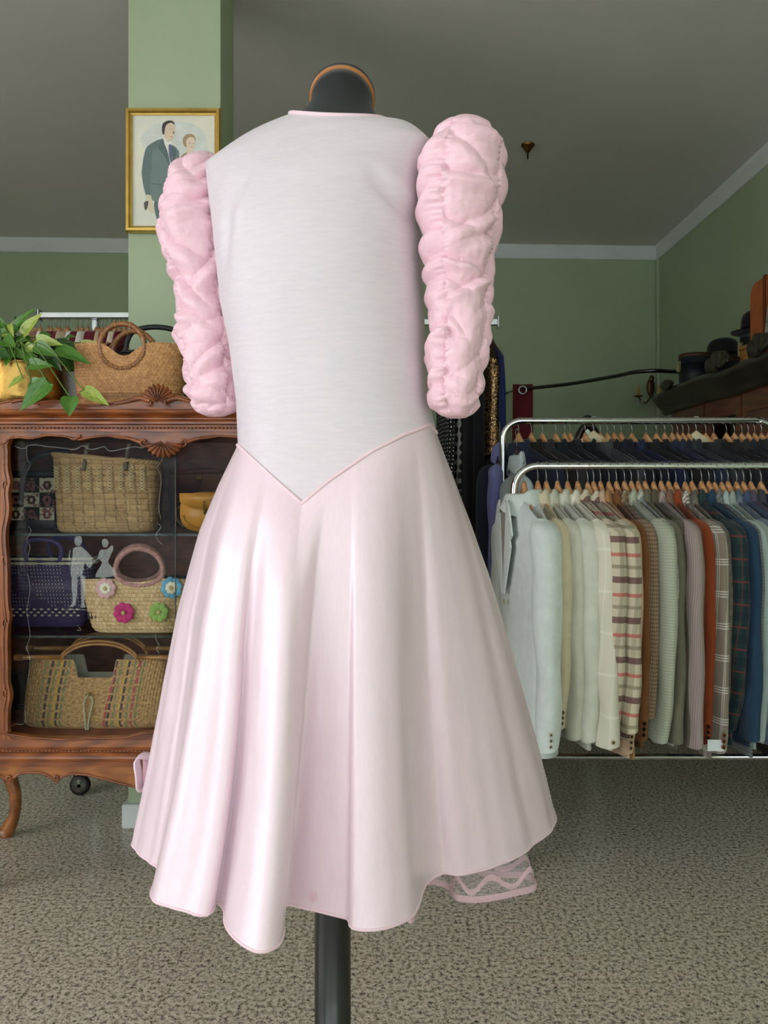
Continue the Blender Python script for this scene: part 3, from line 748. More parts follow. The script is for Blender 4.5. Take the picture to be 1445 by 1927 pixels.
# crest above the cornice
def crest_top(px):
    q = 309-abs(px-309)
    return itp(q, [-22, 0, 30, 60, 75, 90, 110, 150, 190, 220, 245, 262, 280, 309], [764, 763, 757, 758, 762, 759, 757, 764, 766, 761, 756, 752, 748, 745])
pl = [(cx_(x), cz_(771)) for x in xs]+[(cx_(x), cz_(crest_top(x))) for x in xs[::-1]]
fixn(ob('crest_board', prism(pl, CD-.022, CD-.002), M_carve, cab, smooth=False))
ob('carved_edge', tube([(cx_(x), CD-.022, cz_(crest_top(x)-1)) for x in xs], .0034, 6), M_carve, cab)
shell((CMID-.008, CD-.026, cz_(758)), .046, .22, PI-.22, 9, 'crest_shell', .012, .1, 1.05)
for s in (-1, 1):
    ob('carved_leaf', tube(spline([(CMID-.008+s*.02, CD-.03, cz_(757)), (CMID-.008+s*.05, CD-.028, cz_(752)), (CMID-.008+s*.085, CD-.026, cz_(758)), (CMID-.008+s*.12, CD-.024, cz_(763))], 5), list(np.linspace(.008, .003, 16)), 6), M_carve, cab)
    c0 = np.array((CMID-.008+s*.026, CD-.032, cz_(759))); ob('carved_scroll', tube([c0+np.array((s*(.0015+.0018*a)*math.cos(a), 0, (.0015+.0018*a)*math.sin(a))) for a in np.linspace(0, 5, 20)], list(np.linspace(.0045, .002, 20)), 6), M_carve, cab)
    ob('carved_leaf', tube(spline([(CMID+s*.33, CD-.024, cz_(763)), (CMID+s*.345, CD-.028, cz_(757)), (CMID+s*.37, CD-.026, cz_(755)), (CMID+s*.40, CD-.024, cz_(758))], 5), list(np.linspace(.003, .005, 16)), 6), M_carve, cab)
# apron
def apron(px):
    q = 309-abs(px-309)
    return itp(q, [-22, 0, 14, 22, 30, 40, 60, 85, 98, 106, 113, 122, 140, 165, 200, 235, 262, 285, 309], [1458, 1456, 1464, 1466, 1462, 1455, 1452, 1453, 1460, 1467, 1466, 1459, 1454, 1456, 1464, 1474, 1480, 1482, 1484])
pl = [(cx_(x), cz_(1439)) for x in xs]+[(cx_(x), cz_(apron(x))) for x in xs[::-1]]
fixn(ob('apron', prism(pl, CD-.012, CD+.008), M_cabl, cab, smooth=False))
ob('carved_edge', tube([(cx_(x), CD-.013, cz_(apron(x)-1.5)) for x in xs], .0034, 6), M_carve, cab)
for s in (-1, 1):
    for q in (20, 109):
        x = cx_(q); x = x if s < 0 else 2*CMID-x
        c0 = np.array((x, CD-.016, cz_(1461))); ob('carved_scroll', tube([c0+np.array((s*(.002+.0024*a)*math.cos(a)*.8, 0, (.002+.0024*a)*math.sin(a))) for a in np.linspace(0, 5, 20)], list(np.linspace(.004, .002, 20)), 6), M_carve, cab)
ob('apron', join(box(SX0, SX0+.02, CD+.17, CB, cz_(1452), cz_(1439)), box(SX1-.02, SX1, CD+.17, CB, cz_(1452), cz_(1439))), M_cabl, cab, smooth=False)
# cabriole legs
def leg(x, y, ox, oy):
    zt = cz_(1442); pts = []; rr = []
    for t in np.linspace(0, 1, 22):
        k = .020*math.sin(PI*min(1, t*1.6))-.018*math.sin(PI*max(0, (t-.45)/.55))*.6+(.026*max(0, (t-.78)/.22)**1.6)
        pts.append((x+ox*k, y+oy*k, zt*(1-t)+.008*t)); rr.append(itp(t, [0, .12, .3, .6, .82, .92, 1], [.034, .036, .029, .019, .017, .022, .024]))
    return tube(pts, rr, 12)
for x, y, ox, oy in ((SX0+.02, CB-.04, -1, .15), (SX1-.02, CB-.04, 1, .15), (CL-.055, CD+.075, -.75, -.6), (CRt+.055, CD+.075, .75, -.6)):
    lg = ob('leg', leg(x, y, ox, oy), M_cabl, cab)
    ob('foot_pad', lathe([(.02, 0), (.021, .008)], (x+ox*.026, y+oy*.026, 0), 12), M_carve, lg)
# glass panes: a fixed pane with the etched scene, and the sliding one
PE = cx_(326)
pane = ob('glass_pane', box(cx_(6), PE, CD+.022, CD+.026, cz_(1390), cz_(816)), M_vglass, cab, smooth=False); tag(pane, 'clear pane etched with scrolls and a dancing couple')
ob('glass_pane', box(cx_(300), 2*CMID-cx_(6), CD+.030, CD+.034, cz_(1390), cz_(816)), M_vglass, cab, smooth=False)
ob('pane_edge', box(PE-.001, PE+.0012, CD+.0215, CD+.0265, cz_(1390), cz_(816)), mk('green glass edge', (34, 48, 44), .2, var=.1), pane, smooth=False)
M_etch = veil('etched frost', (225, 230, 228), .17, 300)
EY = CD+.0212
def etch(pts, r=.0007, name='etched_scroll'):     # pts in zoom-1 pixel units (source px)
    ob(name, tube([(cx_(x), EY, cz_(y)) for x, y in [(q[0], q[1]) for q in spline([(a, b, 0) for a, b in pts], 4)]], r, 5, cap=False), M_etch, pane)
etch([(20, 838), (32, 843), (42, 842), (45, 838), (60, 836), (80, 839), (110, 842), (135, 845), (150, 838), (165, 845), (185, 841), (192, 839)], .0013)
etch([(192, 840), (203, 848), (230, 843), (250, 840), (262, 842), (272, 837), (266, 835), (260, 841)], .0013)
etch([(45, 838), (43, 850), (46, 866), (52, 872)], .0008); etch([(50, 875), (46, 885)], .0008)
etch([(300, 850), (302, 862), (294, 874), (288, 880)], .0009); etch([(290, 882), (297, 890), (299, 910), (296, 935), (295, 960), (299, 978)], .0010)
etch([(292, 985), (299, 992), (290, 1005), (293, 1018), (302, 1026)], .001); etch([(46, 990), (52, 1000), (44, 1016), (50, 1030), (45, 1050)], .0008)
etch([(45, 1080), (50, 1110), (44, 1150), (48, 1180), (50, 1200), (44, 1222), (50, 1245), (45, 1290)], .0008); etch([(20, 1366), (36, 1367), (42, 1356), (40, 1340)], .0008)
etch([(288, 1196), (290, 1208), (295, 1216), (290, 1224), (296, 1232)], .001)
# etched dancing couple, drawn from zoom coordinates (0..400 x 980..1580, factor 3.2125)
def fig(poly, r=None):
    pts = [(x/3.2125, 980+y/3.2125) for x, y in poly]
    if r: etch(pts, r, 'etched_figure'); return
    pl = [(cx_(q[0]), cz_(q[1])) for q in spline([(a, b, 0) for a, b in pts], 3, closed=True)]
    fixn(ob('etched_figure', prism(pl, EY-.0003, EY+.0006), M_etch, pane, smooth=False))
fig([(438, 100), (465, 95), (478, 115), (470, 150), (448, 155), (432, 135)])
fig([(425, 170), (470, 160), (500, 185), (545, 250), (520, 290), (490, 250), (480, 330), (415, 345), (410, 280), (420, 220)])
fig([(418, 345), (450, 350), (448, 420), (440, 500), (425, 525), (402, 525), (420, 500), (415, 420)])
fig([(468, 340), (495, 345), (498, 420), (492, 500), (500, 528), (470, 530), (474, 500), (472, 420)])
fig([(600, 120), (625, 112), (640, 135), (630, 160), (605, 158)])
fig([(590, 180), (630, 175), (660, 150), (668, 175), (645, 230), (640, 260), (690, 330), (560, 345), (600, 260), (575, 230)])
fig([(545, 250), (600, 220)], .0016); fig([(375, 545), (430, 543), (500, 545), (560, 548)], .001); fig([(405, 180), (400, 230), (418, 250)], .0016)
fig([(500, 185), (530, 215), (560, 260)], .0012); fig([(450, 640), (470, 670), (445, 668)], .0006); fig([(600, 265), (590, 340)], .0005); fig([(630, 265), (650, 335)], .0005)
# glass shelves on little pins
SH = [(1004, 2.20), (1196, 2.20)]
for py, d in SH:
    z = H-(py-YH)*d/F
    s_ = ob('glass_shelf', box(SX0+.02, SX1-.02, 2.205, CB-.03, z-.007, z-.0005), M_shelf, cab, smooth=False)
    ob('shelf_edge', box(SX0+.02, SX1-.02, 2.2035, 2.205, z-.007, z-.0005), mk('green glass edge', (58, 84, 76)), s_, smooth=False)
    for x in (cx_(345), cx_(60), 2*CMID-cx_(60)): ob('shelf_pin', lathe([(.004, -.03), (.004, 0)], (x, CB-.02, z-.011), 8, 'y'), M_chrome2, cab)
ZS1 = H-(1004-YH)*2.20/F; ZS2 = H-(1196-YH)*2.20/F; ZS3 = ZB-.002

# ------------------------------------------------------------------ bags
def bag_body(cx, cy, z0, w0, w1, h, th0, th1, top=lambda u: 0.0, disp=None, nu=220, nv=56, e=3.2, bulge=.0, inner=True, round_b=.02):
    """closed woven ring body. top(u): rim offset for u in -1..1; disp(s,v): displacement. Returns grid with uv (arc, height)."""
    A = []; U = []
    for j in range(nv+1):
        v = j/nv; row = []; ur = []
        wv = (w0+(w1-w0)*v)*(1+bulge*math.sin(PI*v)); tv = (th0+(th1-th0)*v)*(1+bulge*math.sin(PI*v))
        rb = min(1, (v*h/round_b)); kb = 1-(1-math.sqrt(max(0, 1-(1-rb)**2)))*.12 if rb < 1 else 1
        arc = 0; prev = None
        for i in range(nu):
            a = 2*PI*i/nu-PI; c, s = math.cos(a), math.sin(a)
            x = math.copysign(abs(c)**(2/e), c); y = math.copysign(abs(s)**(2/e), s)
            px_ = x*wv/2*kb; py_ = y*tv/2*kb
            z = v*(h+top(x))
            if prev is not None: arc += math.hypot(px_-prev[0], py_-prev[1])
            prev = (px_, py_)
            d = disp(arc, z) if disp else 0
            n = Vector((math.copysign(abs(c)**(2-2/e), c)/wv, math.copysign(abs(s)**(2-2/e), s)/tv, 0)).normalized()
            row.append((cx+px_+n.x*d, cy+py_+n.y*d, z0+z)); ur.append((arc, z))
        A.append(row); U.append(ur)
    A = np.array(A); U = np.array(U)
    g = grid(A, cv=True, uv=U); f = list(g[1]); f.append(tuple(range(nu))[::-1])
    return (g[0], f, g[2]), A
def bag_inner(A, mat, par, depth=.35):
    c = A[-1].mean(0); r = []
    for k, q in ((.985, 0), (.96, 0), (.94, .3), (.9, .75)):
        ring = c+(A[-1]-c)*np.array((k, k*.96, 1)); ring[:, 2] -= q*(A[-1][:, 2].mean()-A[0][:, 2].mean()); r.append(ring)
    n = A.shape[1]; g = grid(np.array([A[-1]]+r), cv=True); return ob('lining', caps(g, 5, n, (-1,)), mat, par)
def weave(cw, ch, amp, tw=.25):
    def d(s, z):
        r = math.floor(z/ch); q = s/cw+(.5 if r % 2 else 0); a = abs(math.sin(PI*q))**.6; b = abs(math.sin(PI*z/ch))**.6
        return amp*a*b
    return d
def straw(name, c1, c2, cw, ch, rough=.65, bands=(), off=.5):
    """woven straw colouring in arc/height metres; bands: (z0,z1,rgb,strength)"""
    if name in MATS: return MATS[name]
    m, t, b = newmat(name); uv = N(t, 'ShaderNodeUVMap').outputs[0]
    mp = N(t, 'ShaderNodeMapping'); mp.inputs['Scale'].default_value = (1/cw, 1/ch, 1)
    nn_ = N(t, 'ShaderNodeTexNoise'); nn_.inputs['Scale'].default_value = 90; t.links.new(uv, nn_.inputs['Vector'])
    va = N(t, 'ShaderNodeVectorMath', operation='MULTIPLY_ADD'); va.inputs[1].default_value = (cw*.55, ch*.45, 0); t.links.new(nn_.outputs['Color'], va.inputs[0]); t.links.new(uv, va.inputs[2]); t.links.new(va.outputs[0], mp.inputs[0])
    br = N(t, 'ShaderNodeTexBrick'); br.offset = off; br.inputs['Scale'].default_value = 1; br.inputs['Brick Width'].default_value = 1; br.inputs['Row Height'].default_value = 1
    br.inputs['Mortar Size'].default_value = .10; br.inputs['Mortar Smooth'].default_value = 1.0
    br.inputs['Color1'].default_value = lin(c1)+(1,); br.inputs['Color2'].default_value = lin(c2)+(1,); br.inputs['Mortar'].default_value = tuple(x*.16 for x in lin(c2))+(1,)
    t.links.new(mp.outputs[0], br.inputs[0]); cur = br.outputs[0]
    cur = mixc(t, .42, cur, ramp(t, noisen(t, uv, 60, 4), [(.3, tuple(x*.7 for x in lin(c2))), (.7, lin(c1))]))
    sp = N(t, 'ShaderNodeSeparateXYZ'); t.links.new(uv, sp.inputs[0])
    for z0, z1, rgb, stg in bands:
        k = math_n(t, 'MULTIPLY', math_n(t, 'GREATER_THAN', sp.outputs[1], z0), math_n(t, 'LESS_THAN', sp.outputs[1], z1))
        cur = mixc(t, math_n(t, 'MULTIPLY', k, stg), cur, lin(rgb))
    t.links.new(cur, b.inputs['Base Color']); b.inputs['Roughness'].default_value = rough; b.inputs['Specular IOR Level'].default_value = .35
    MATS[name] = m; return m
M_lining = mk('natural lining', (170, 165, 150), .9, var=.1)
M_leath = mk('black leather', (24, 26, 30), .45, var=.15, bmp=.15, bs=200)
ZTOP = cz_(771)
# --- round handled basket on top of the cabinet
d = 2.33; k = d/F; bx = (246-CX)*k
bag = thing('straw_basket', 'tan woven basket with round cane handles on top of the display cabinet', 'basket', (bx, d, ZTOP))
hgt = H-(652-YH)*k-ZTOP
g, A = bag_body(bx, d, ZTOP, .285, .318, hgt, .11, .12, lambda u: -.042*math.exp(-(u/.28)**2)*1.0+.004*(1-abs(u)), weave(.0115, .0085, .0032), 380, 130, 3.4, .015)
ob('body', g, straw('tan sea grass', (230, 176, 120), (188, 132, 82), .0115, .0085, bands=((0, .026, (30, 26, 26), .92), (.046, .062, (112, 74, 58), .45))), bag)
bag_inner(A, M_dark, bag)
M_cane = mk('cane', (164, 104, 56), .35, var=.25, vs=60, coat=.3)
for dy in (-.056, .05):
    c0 = P(242, 658, d); R = 41*k
    hd = ob('ring_handle', tube([(c0.x+R*math.cos(a), d+dy, c0.z+R*math.sin(a)) for a in np.linspace(0, 2*PI, 49)[:-1]], .0078, 10, closed=True), M_cane, bag)
    for a in list(np.linspace(3.6, 5.9, 12))+[.5, 1.2, 1.9, 2.6]:
        q = Vector((c0.x+R*math.cos(a), d+dy, c0.z+R*math.sin(a))); tdir = Vector((-math.sin(a), 0, math.cos(a)))
        ob('cane_wrap', tube([q-tdir*.0035, q+tdir*.0035], .0093, 10), mk('wrap cane', (176, 122, 70), .5, var=.2, vs=80), hd)
# --- black handbag behind it
d = 2.5; k = d/F
bag = thing('handbag', 'black leather handbag with a stiff arched handle behind the tan basket on the cabinet', 'handbag', ((292-CX)*k, d, ZTOP))
bx = (292-CX)*k; zt = H-(661-YH)*k
ob('body', box(bx-.105, bx+.105, d-.045, d+.045, ZTOP, zt-.012, .012), M_leath, bag)
ob('frame', box(bx-.1, bx+.1, d-.03, d+.03, zt-.012, zt, .004), M_leath, bag, smooth=False)
hp = spline([(bx-.09, d, zt), (bx-.088, d, zt+.03), (bx-.065, d, zt+.064), (bx, d, zt+.076), (bx+.065, d, zt+.064), (bx+.088, d, zt+.03), (bx+.09, d, zt)], 6)
ob('handle', tube(hp, .0085, 10, flat=.8), M_leath, bag)
for s in (-1, 1): ob('handle_ring', tube([(bx+s*.09+.008*math.cos(a), d-.002, zt+.002+.011*math.sin(a)) for a in np.linspace(0, 2*PI, 17)[:-1]], .0018, 6, closed=True), M_gold, bag)
ob('clasp', lathe([(.006, -.004), (.007, 0)], (bx-.02, d-.031, zt-.004), 12, 'y'), M_chrome2, bag)
# --- straw bag with corded rows, upper shelf
d = 2.31; k = d/F; x0, x1 = (107-CX)*k, (299-CX)*k; bx = (x0+x1)/2
bag = thing('straw_handbag', 'natural straw bag with corded rows and braided rim on the upper glass shelf', 'handbag', (bx, d, ZS1))
hgt = H-(866-YH)*k-ZS1
def cord(s, z):
    cw, ch = .0305, .0165
    c = abs(math.sin(PI*z/ch))**.55*.0032; v = abs((s/cw) % 1-.5)*2
    return c*(1 if v < .78 else .45)+(.0022 if v >= .82 else 0)
M_cord = straw('natural cord straw', (188, 156, 110), (146, 114, 74), .0305, .0165, off=0.)
g, A = bag_body(bx, d, ZS1, .272, .296, hgt, .085, .09, lambda u: -.012*u, cord, 380, 130, 4.5)
ob('body', g, M_cord, bag); bag_inner(A, M_dark, bag)
M_pale = mk('pale raffia', (214, 200, 150), .7, var=.15, vs=60)
rim = A[-1][::4]; ob('braided_rim', join(tube([tuple(p+np.array((0, .003*math.sin(i*1.1), .004+.003*math.cos(i*1.1)))) for i, p in enumerate(rim)], .0045, 6, closed=True), tube([tuple(p+np.array((0, .003*math.sin(i*1.1+PI), .004+.003*math.cos(i*1.1+PI)))) for i, p in enumerate(rim)], .0045, 6, closed=True)), M_cord, bag)
yf = d-.0465
for c_ in range(9):          # pale zigzag stitches over the upper rows
    xx = x0+.018+c_*.0305; pts = []
    for r in range(9): pts.append((xx+(.007 if r % 2 else -.007), yf-.003, ZS1+hgt-.02-r*.0085))
    ob('raffia_stitch', join(tube(pts, .0015, 5), tube([(2*xx-p[0], p[1], p[2]) for p in pts], .0015, 5)), M_pale, bag)
M_rope = mk('grey rope', (112, 102, 88), .85, var=.25, vs=90)
for hx in (170, 247):
    q = (hx-CX)*k; zt = ZS1+hgt
    for ph in (0, 2.1, 4.2): ob('rope_handle', tube([(q+.0035*math.cos(t*40+ph)+(.004*t), yf-.006+.0035*math.sin(t*40+ph)+t*.02, zt-.03+t*.075) for t in np.linspace(0, 1, 40)], .0032, 6), M_rope, bag)
# --- tapestry bag
d = 2.44; k = d/F; x0, x1 = (4-CX)*k, (118-CX)*k; bx = (x0+x1)/2
bag = thing('tapestry_bag', 'black leather bag with chequered floral tapestry squares on the upper shelf beside the straw bag', 'handbag', (bx, d, ZS1))
zt = H-(888-YH)*k
ob('body', box(x0, x1, d-.05, d+.05, ZS1, zt, .015), M_leath, bag)
ob('top_band', box(x0+.004, x1-.004, d-.054, d+.054, zt-.018, zt+.002, .004), M_leath, bag); ob('bottom_band', box(x0-.001, x1+.001, d-.055, d+.055, ZS1, ZS1+.036, .006), M_leath, bag)
def floral(name, bg, fg):
    m, t, b = newmat(name); v = coords(t, 'Object'); vo = N(t, 'ShaderNodeTexVoronoi'); vo.inputs['Scale'].default_value = 60; t.links.new(v, vo.inputs['Vector'])
    n = noisen(t, v, 120, 2); kf = math_n(t, 'MULTIPLY', math_n(t, 'LESS_THAN', vo.outputs['Distance'], .42), math_n(t, 'GREATER_THAN', n, .42))
    t.links.new(mixc(t, kf, lin(bg), mixc(t, n, lin(fg), lin((120, 92, 70)))), b.inputs['Base Color']); b.inputs['Roughness'].default_value = .95; return m
MF1, MF2 = floral('cream needlepoint', (206, 198, 172), (150, 110, 110)), floral('black needlepoint', (32, 28, 28), (138, 96, 96))
sq = 29*k
for r in range(3):
    for c_ in range(4):
        xx = (20-CX)*k+(c_-1+.35)*sq; zz = H-(900-YH)*k-(r+1)*sq*.93
        a, b_ = max(xx, x0+.004), min(xx+sq, x1-.004)
        if b_-a < .004: continue
        lt = (r+c_) % 2 == 1
        s_ = ob('tapestry_square', box(a+.0005, b_-.0005, d-.0535, d-.049, zz+.0005, zz+sq*.93-.0005), MF1 if lt else MF2, bag, smooth=False)
        cc = Vector(((xx+sq/2), d-.054, zz+sq*.46))
        if a+.01 < cc.x < b_-.01:
            pet = []
            for q in range(8): pet.append(ell((cc.x+.0095*math.cos(q*PI/4), cc.y, cc.z+.0095*math.sin(q*PI/4)), .0042 if q % 2 else .006, .0012, .006 if q % 2 else .0042, 6, 4))
            ob('stitched_flower', join(*pet), mk('stitched rose', (150, 98, 100), .95, var=.3, vs=90) if (r+c_) % 3 else mk('stitched brown', (92, 60, 50), .95, var=.3, vs=90), s_)
hp = spline([(x0+.085, d-.058, ZS1+.085), (x0+.088, d-.06, ZS1+.13), (x0+.105, d-.058, zt+.02), (x0+.15, d-.05, zt+.052), (x0+.22, d-.03, zt+.062)], 6); ob('handle', tube(hp, .0085, 8, flat=.7), M_leath, bag)
ob('handle_ring', lathe([(.005, -.003), (.006, 0), (.004, .003)], (x0+.085, d-.066, ZS1+.085), 12, 'y'), M_chrome2, bag)
# --- brown satchel and yellow saddle bag
d = 2.5; k = d/F; x0, x1 = (322-CX)*k, (436-CX)*k; zt = H-(893-YH)*k
bag = thing('satchel', 'dark brown leather satchel behind the mustard bag on the upper glass shelf', 'handbag', ((x0+x1)/2, d, ZS1))
ML = mk('brown leather', (126, 86, 74), .45, var=.12, vs=12, bmp=.1, bs=180)
ob('body', box(x0, x1, d-.03, d+.03, ZS1, zt, .012), ML, bag)
ob('flap', join(box(x0-.002, x1+.002, d-.036, d-.029, zt-.065, zt+.002, .003), box(x0-.002, x1+.002, d-.036, d+.03, zt-.002, zt+.004, .002)), ML, bag)
ob('clasp_strap', box((375-CX)*k, (385-CX)*k, d-.041, d-.036, zt-.075, zt-.01, .002), mk('strap leather', (78, 50, 42), .4), bag); ob('clasp', box((376-CX)*k, (384-CX)*k, d-.044, d-.041, zt-.016, zt-.006, .001), M_gold, bag)
ob('handle', tube(spline([(x0+.02, d, zt), (x0+.05, d-.01, zt+.008), (x1-.05, d-.01, zt+.012), (x1-.02, d, zt)], 6), .0045, 6), ML, bag)
d = 2.33; k = d/F; bx = (393-CX)*k; hgt = H-(926-YH)*k-ZS1
bag = thing('saddle_bag', 'mustard yellow leather saddle bag with rounded flap on the upper glass shelf', 'handbag', (bx, d, ZS1))
MY = mk('mustard leather', (196, 136, 36), .4, var=.12, vs=14, bmp=.12, bs=160)
pl = [(bx+.078*math.copysign(abs(math.cos(a))**.7, math.cos(a)), ZS1+hgt/2+hgt/2*math.copysign(abs(math.sin(a))**.75, math.sin(a))) for a in np.linspace(0, 2*PI, 40)[:-1]]
fixn(ob('body', prism(pl, d-.026, d+.03), MY, bag))
pl = [(bx+.07*math.copysign(abs(math.cos(a))**.7, math.cos(a)), ZS1+hgt*.46+hgt*.40*math.copysign(abs(math.sin(a))**.75, math.sin(a))) for a in np.linspace(0, 2*PI, 40)[:-1]]
fixn(ob('front_panel', prism(pl, d-.032, d-.026), MY, bag))
pl = [(bx-.076, ZS1+hgt*.97), (bx+.076, ZS1+hgt*.97), (bx+.074, ZS1+hgt*.75), (bx+.04, ZS1+hgt*.6), (bx-.04, ZS1+hgt*.6), (bx-.074, ZS1+hgt*.75)]
fixn(ob('flap', prism(pl, d-.042, d-.033), MY, bag)); ob('buckle_strap', box(bx-.006, bx+.018, d-.047, d-.042, ZS1+hgt*.42, ZS1+hgt*.8, .003), MY, bag)
ob('piping', tube([(bx+.066*math.cos(a), d-.033, ZS1+hgt*.42+hgt*.34*math.sin(a)) for a in np.linspace(PI, 2*PI, 24)], .0016, 5), mk('mustard piping', (150, 96, 26), .5), bag)
ob('strap', tube(spline([(bx-.07, d, ZS1+hgt*.7), (bx-.092, d-.01, ZS1+hgt*.55), (bx-.09, d-.01, ZS1+hgt*.3), (bx-.072, d-.01, ZS1+hgt*.12)], 6), .0035, 6), mk('strap leather', (78, 50, 42)), bag)
# --- purple woven basket
d = 2.38; k = d/F; x0, x1 = (6-CX)*k, (182-CX)*k; bx = (x0+x1)/2; hgt = H-(1047-YH)*k-ZS2
bag = thing('purple_basket', 'purple woven basket with cream braids and purple handles on the middle shelf', 'basket', (bx, d, ZS2))
m, t, b = newmat('purple raffia'); uv = N(t, 'ShaderNodeUVMap').outputs[0]; sp = N(t, 'ShaderNodeSeparateXYZ'); t.links.new(uv, sp.inputs[0])
fx = math_n(t, 'FRACT', math_n(t, 'MULTIPLY', sp.outputs[0], 1/.0095)); fz = math_n(t, 'FRACT', math_n(t, 'MULTIPLY', sp.outputs[1], 1/.0105))
hole = math_n(t, 'MULTIPLY', math_n(t, 'LESS_THAN', fx, .32), math_n(t, 'LESS_THAN', fz, .35))
n3 = noisen(t, uv, 12, 2); hole = math_n(t, 'MULTIPLY', hole, math_n(t, 'GREATER_THAN', n3, .46))
cur = ramp(t, noisen(t, uv, 150, 3), [(.3, lin((38, 26, 66))), (.7, lin((64, 46, 100)))])
cur = mixc(t, math_n(t, 'MULTIPLY', hole, math_n(t, 'GREATER_THAN', sp.outputs[1], .055)), cur, lin((170, 162, 168)))
t.links.new(cur, b.inputs['Base Color']); b.inputs['Roughness'].default_value = .7; M_pur = m
g, A = bag_body(bx, d, ZS2, .225, .272, hgt, .09, .1, lambda u: 0, weave(.0095, .0105, .0018), 300, 100, 3.4)
ob('body', g, M_pur, bag); bag_inner(A, M_dark, bag)
M_cream = mk('cream braid', (212, 204, 178), .7, var=.15, vs=70)
def braid(zc, rx, ry, r, name, par, mat, n=180, w=.7):
    for ph in (0, PI):
        pts = []
        for i in range(n):
            a = 2*PI*i/n; c, s = math.cos(a), math.sin(a); x = math.copysign(abs(c)**(2/3.4), c)*rx; y = math.copysign(abs(s)**(2/3.4), s)*ry
            pts.append((bx+x, d+y+.001*math.cos(i*w+ph), zc+r*.8*math.sin(i*w+ph)))
        ob(name, tube(pts, r, 5, closed=True), mat, par)
for zz in (hgt-.004, hgt-.017): braid(ZS2+zz, .1375, .0525, .0026, 'cream_braid', bag, M_cream)
for q, zz in enumerate((.036, .045, .054)):       # broken cream stitches near the base
    kk = .1145+.024*zz/hgt
    bits = []
    for i in range(22):
        xx = bx-kk+.012+i*.0105
        if (i+q) % 2 == 0 and xx < bx+kk-.01: bits.append(ell((xx, d-.0495-.002*zz/hgt, ZS2+zz), .0052, .0025, .0028, 8, 5))
    ob('cream_stitches', join(*bits), M_cream, bag)
M_ph = mk('purple handle', (62, 42, 112), .6, var=.15, vs=60)
for dy, dx in ((-.052, 0), (.045, .03)):
    hp = spline([(bx-.045+dx, d+dy, ZS2+hgt-.01), (bx-.052+dx, d+dy, ZS2+hgt+.03), (bx-.03+dx, d+dy-.004, ZS2+hgt+.052), (bx+.03+dx, d+dy-.004, ZS2+hgt+.05), (bx+.055+dx, d+dy, ZS2+hgt+.025), (bx+.05+dx, d+dy, ZS2+hgt-.01)], 6); ob('handle', tube(hp, .0068, 8), M_ph, bag)
# --- flower basket
d = 2.28; k = d/F; x0, x1 = (158-CX)*k, (374-CX)*k; bx = (x0+x1)/2; hgt = H-(1088-YH)*k-ZS2
bag = thing('flower_basket', 'cream woven basket with four felt flowers and pink wrapped handles on the middle shelf', 'basket', (bx, d, ZS2))
def cornhusk(s, z):
    cw, ch = .0125, .0115; q = abs(((s/cw) % 1)-.5)*2; zz = z+.004*(1-q); return .0024*abs(math.sin(PI*zz/ch))**.6*(1-q**4)
g, A = bag_body(bx, d, ZS2, .262, .325, hgt, .085, .10, lambda u: .010*(1-abs(u))-.016*math.exp(-(u/.3)**2), cornhusk, 360, 120, 3.2, .03)
ob('body', g, straw('corn husk', (226, 198, 154), (190, 156, 108), .0125, .0115), bag); bag_inner(A, M_dark, bag)
M_pk = mk('dusty pink wrap', (190, 142, 134), .6, var=.18, vs=90)
for dy in (-.046, .045):
    c0 = P(262, 1075 if dy < 0 else 1068, d+dy); pts = [(c0.x+44*k*math.cos(a), d+dy, c0.z+(42*k)*math.sin(a)*(1 if math.sin(a) > 0 else .62)) for a in np.linspace(0, 2*PI, 56)[:-1]]
    hd = ob('handle', tube(pts, .0075, 10, closed=True), M_pk, bag)
    ob('handle_wrap', join(*[tube([Vector(pts[i]), Vector(pts[i]).lerp(Vector(pts[(i+1) % len(pts)]), .45)], .0082, 10) for i in range(len(pts))]), M_pk, hd)
def flower(px, py, rgb, rgb2, R, ctr=(200, 176, 120)):
    c0 = P(px, py, d-.06); fl = None; yy = d-.0565
    c0 = Vector(((px-CX)*yy/F, yy, H-(py-YH)*yy/F)); n = 8
    pets = []
    for q in range(n):
        a = q*2*PI/n+.2; pets.append(ell((c0.x+R*.62*math.cos(a), c0.y-.001, c0.z+R*.62*math.sin(a)), R*.36, .003, R*.36, 10, 6))
    col = mk('felt %d %d %d' % rgb, rgb, .85, var=.06, vs=50)
    fl = ob('felt_flower', join(lathe([(R*.6, -.002), (R*.6, .002)], (c0.x, c0.y, c0.z), 20, 'y')), col, bag)
    for p in pets: ob('petal', p, col, fl)
    if rgb2:
        c2 = mk('felt %d %d %d' % rgb2, rgb2, .85, var=.05, vs=50)
        for q in range(n):
            a = q*2*PI/n+.2; ob('inner_petal', ell((c0.x+R*.33*math.cos(a), c0.y-.004, c0.z+R*.33*math.sin(a)), R*.22, .0022, R*.22, 8, 5), c2, fl)
    ob('flower_centre', ell((c0.x, c0.y-.006, c0.z), R*.2, .003, R*.2, 10, 6), mk('felt centre', ctr, .85), fl)
flower(199, 1107, (214, 170, 172), (232, 226, 208), 20*k); flower(323, 1106, (96, 168, 204), (232, 228, 206), 21*k); flower(233, 1153, (190, 48, 116), None, 20*k, (210, 150, 110)); flower(299, 1152, (142, 178, 92), None, 19*k, (196, 176, 90))
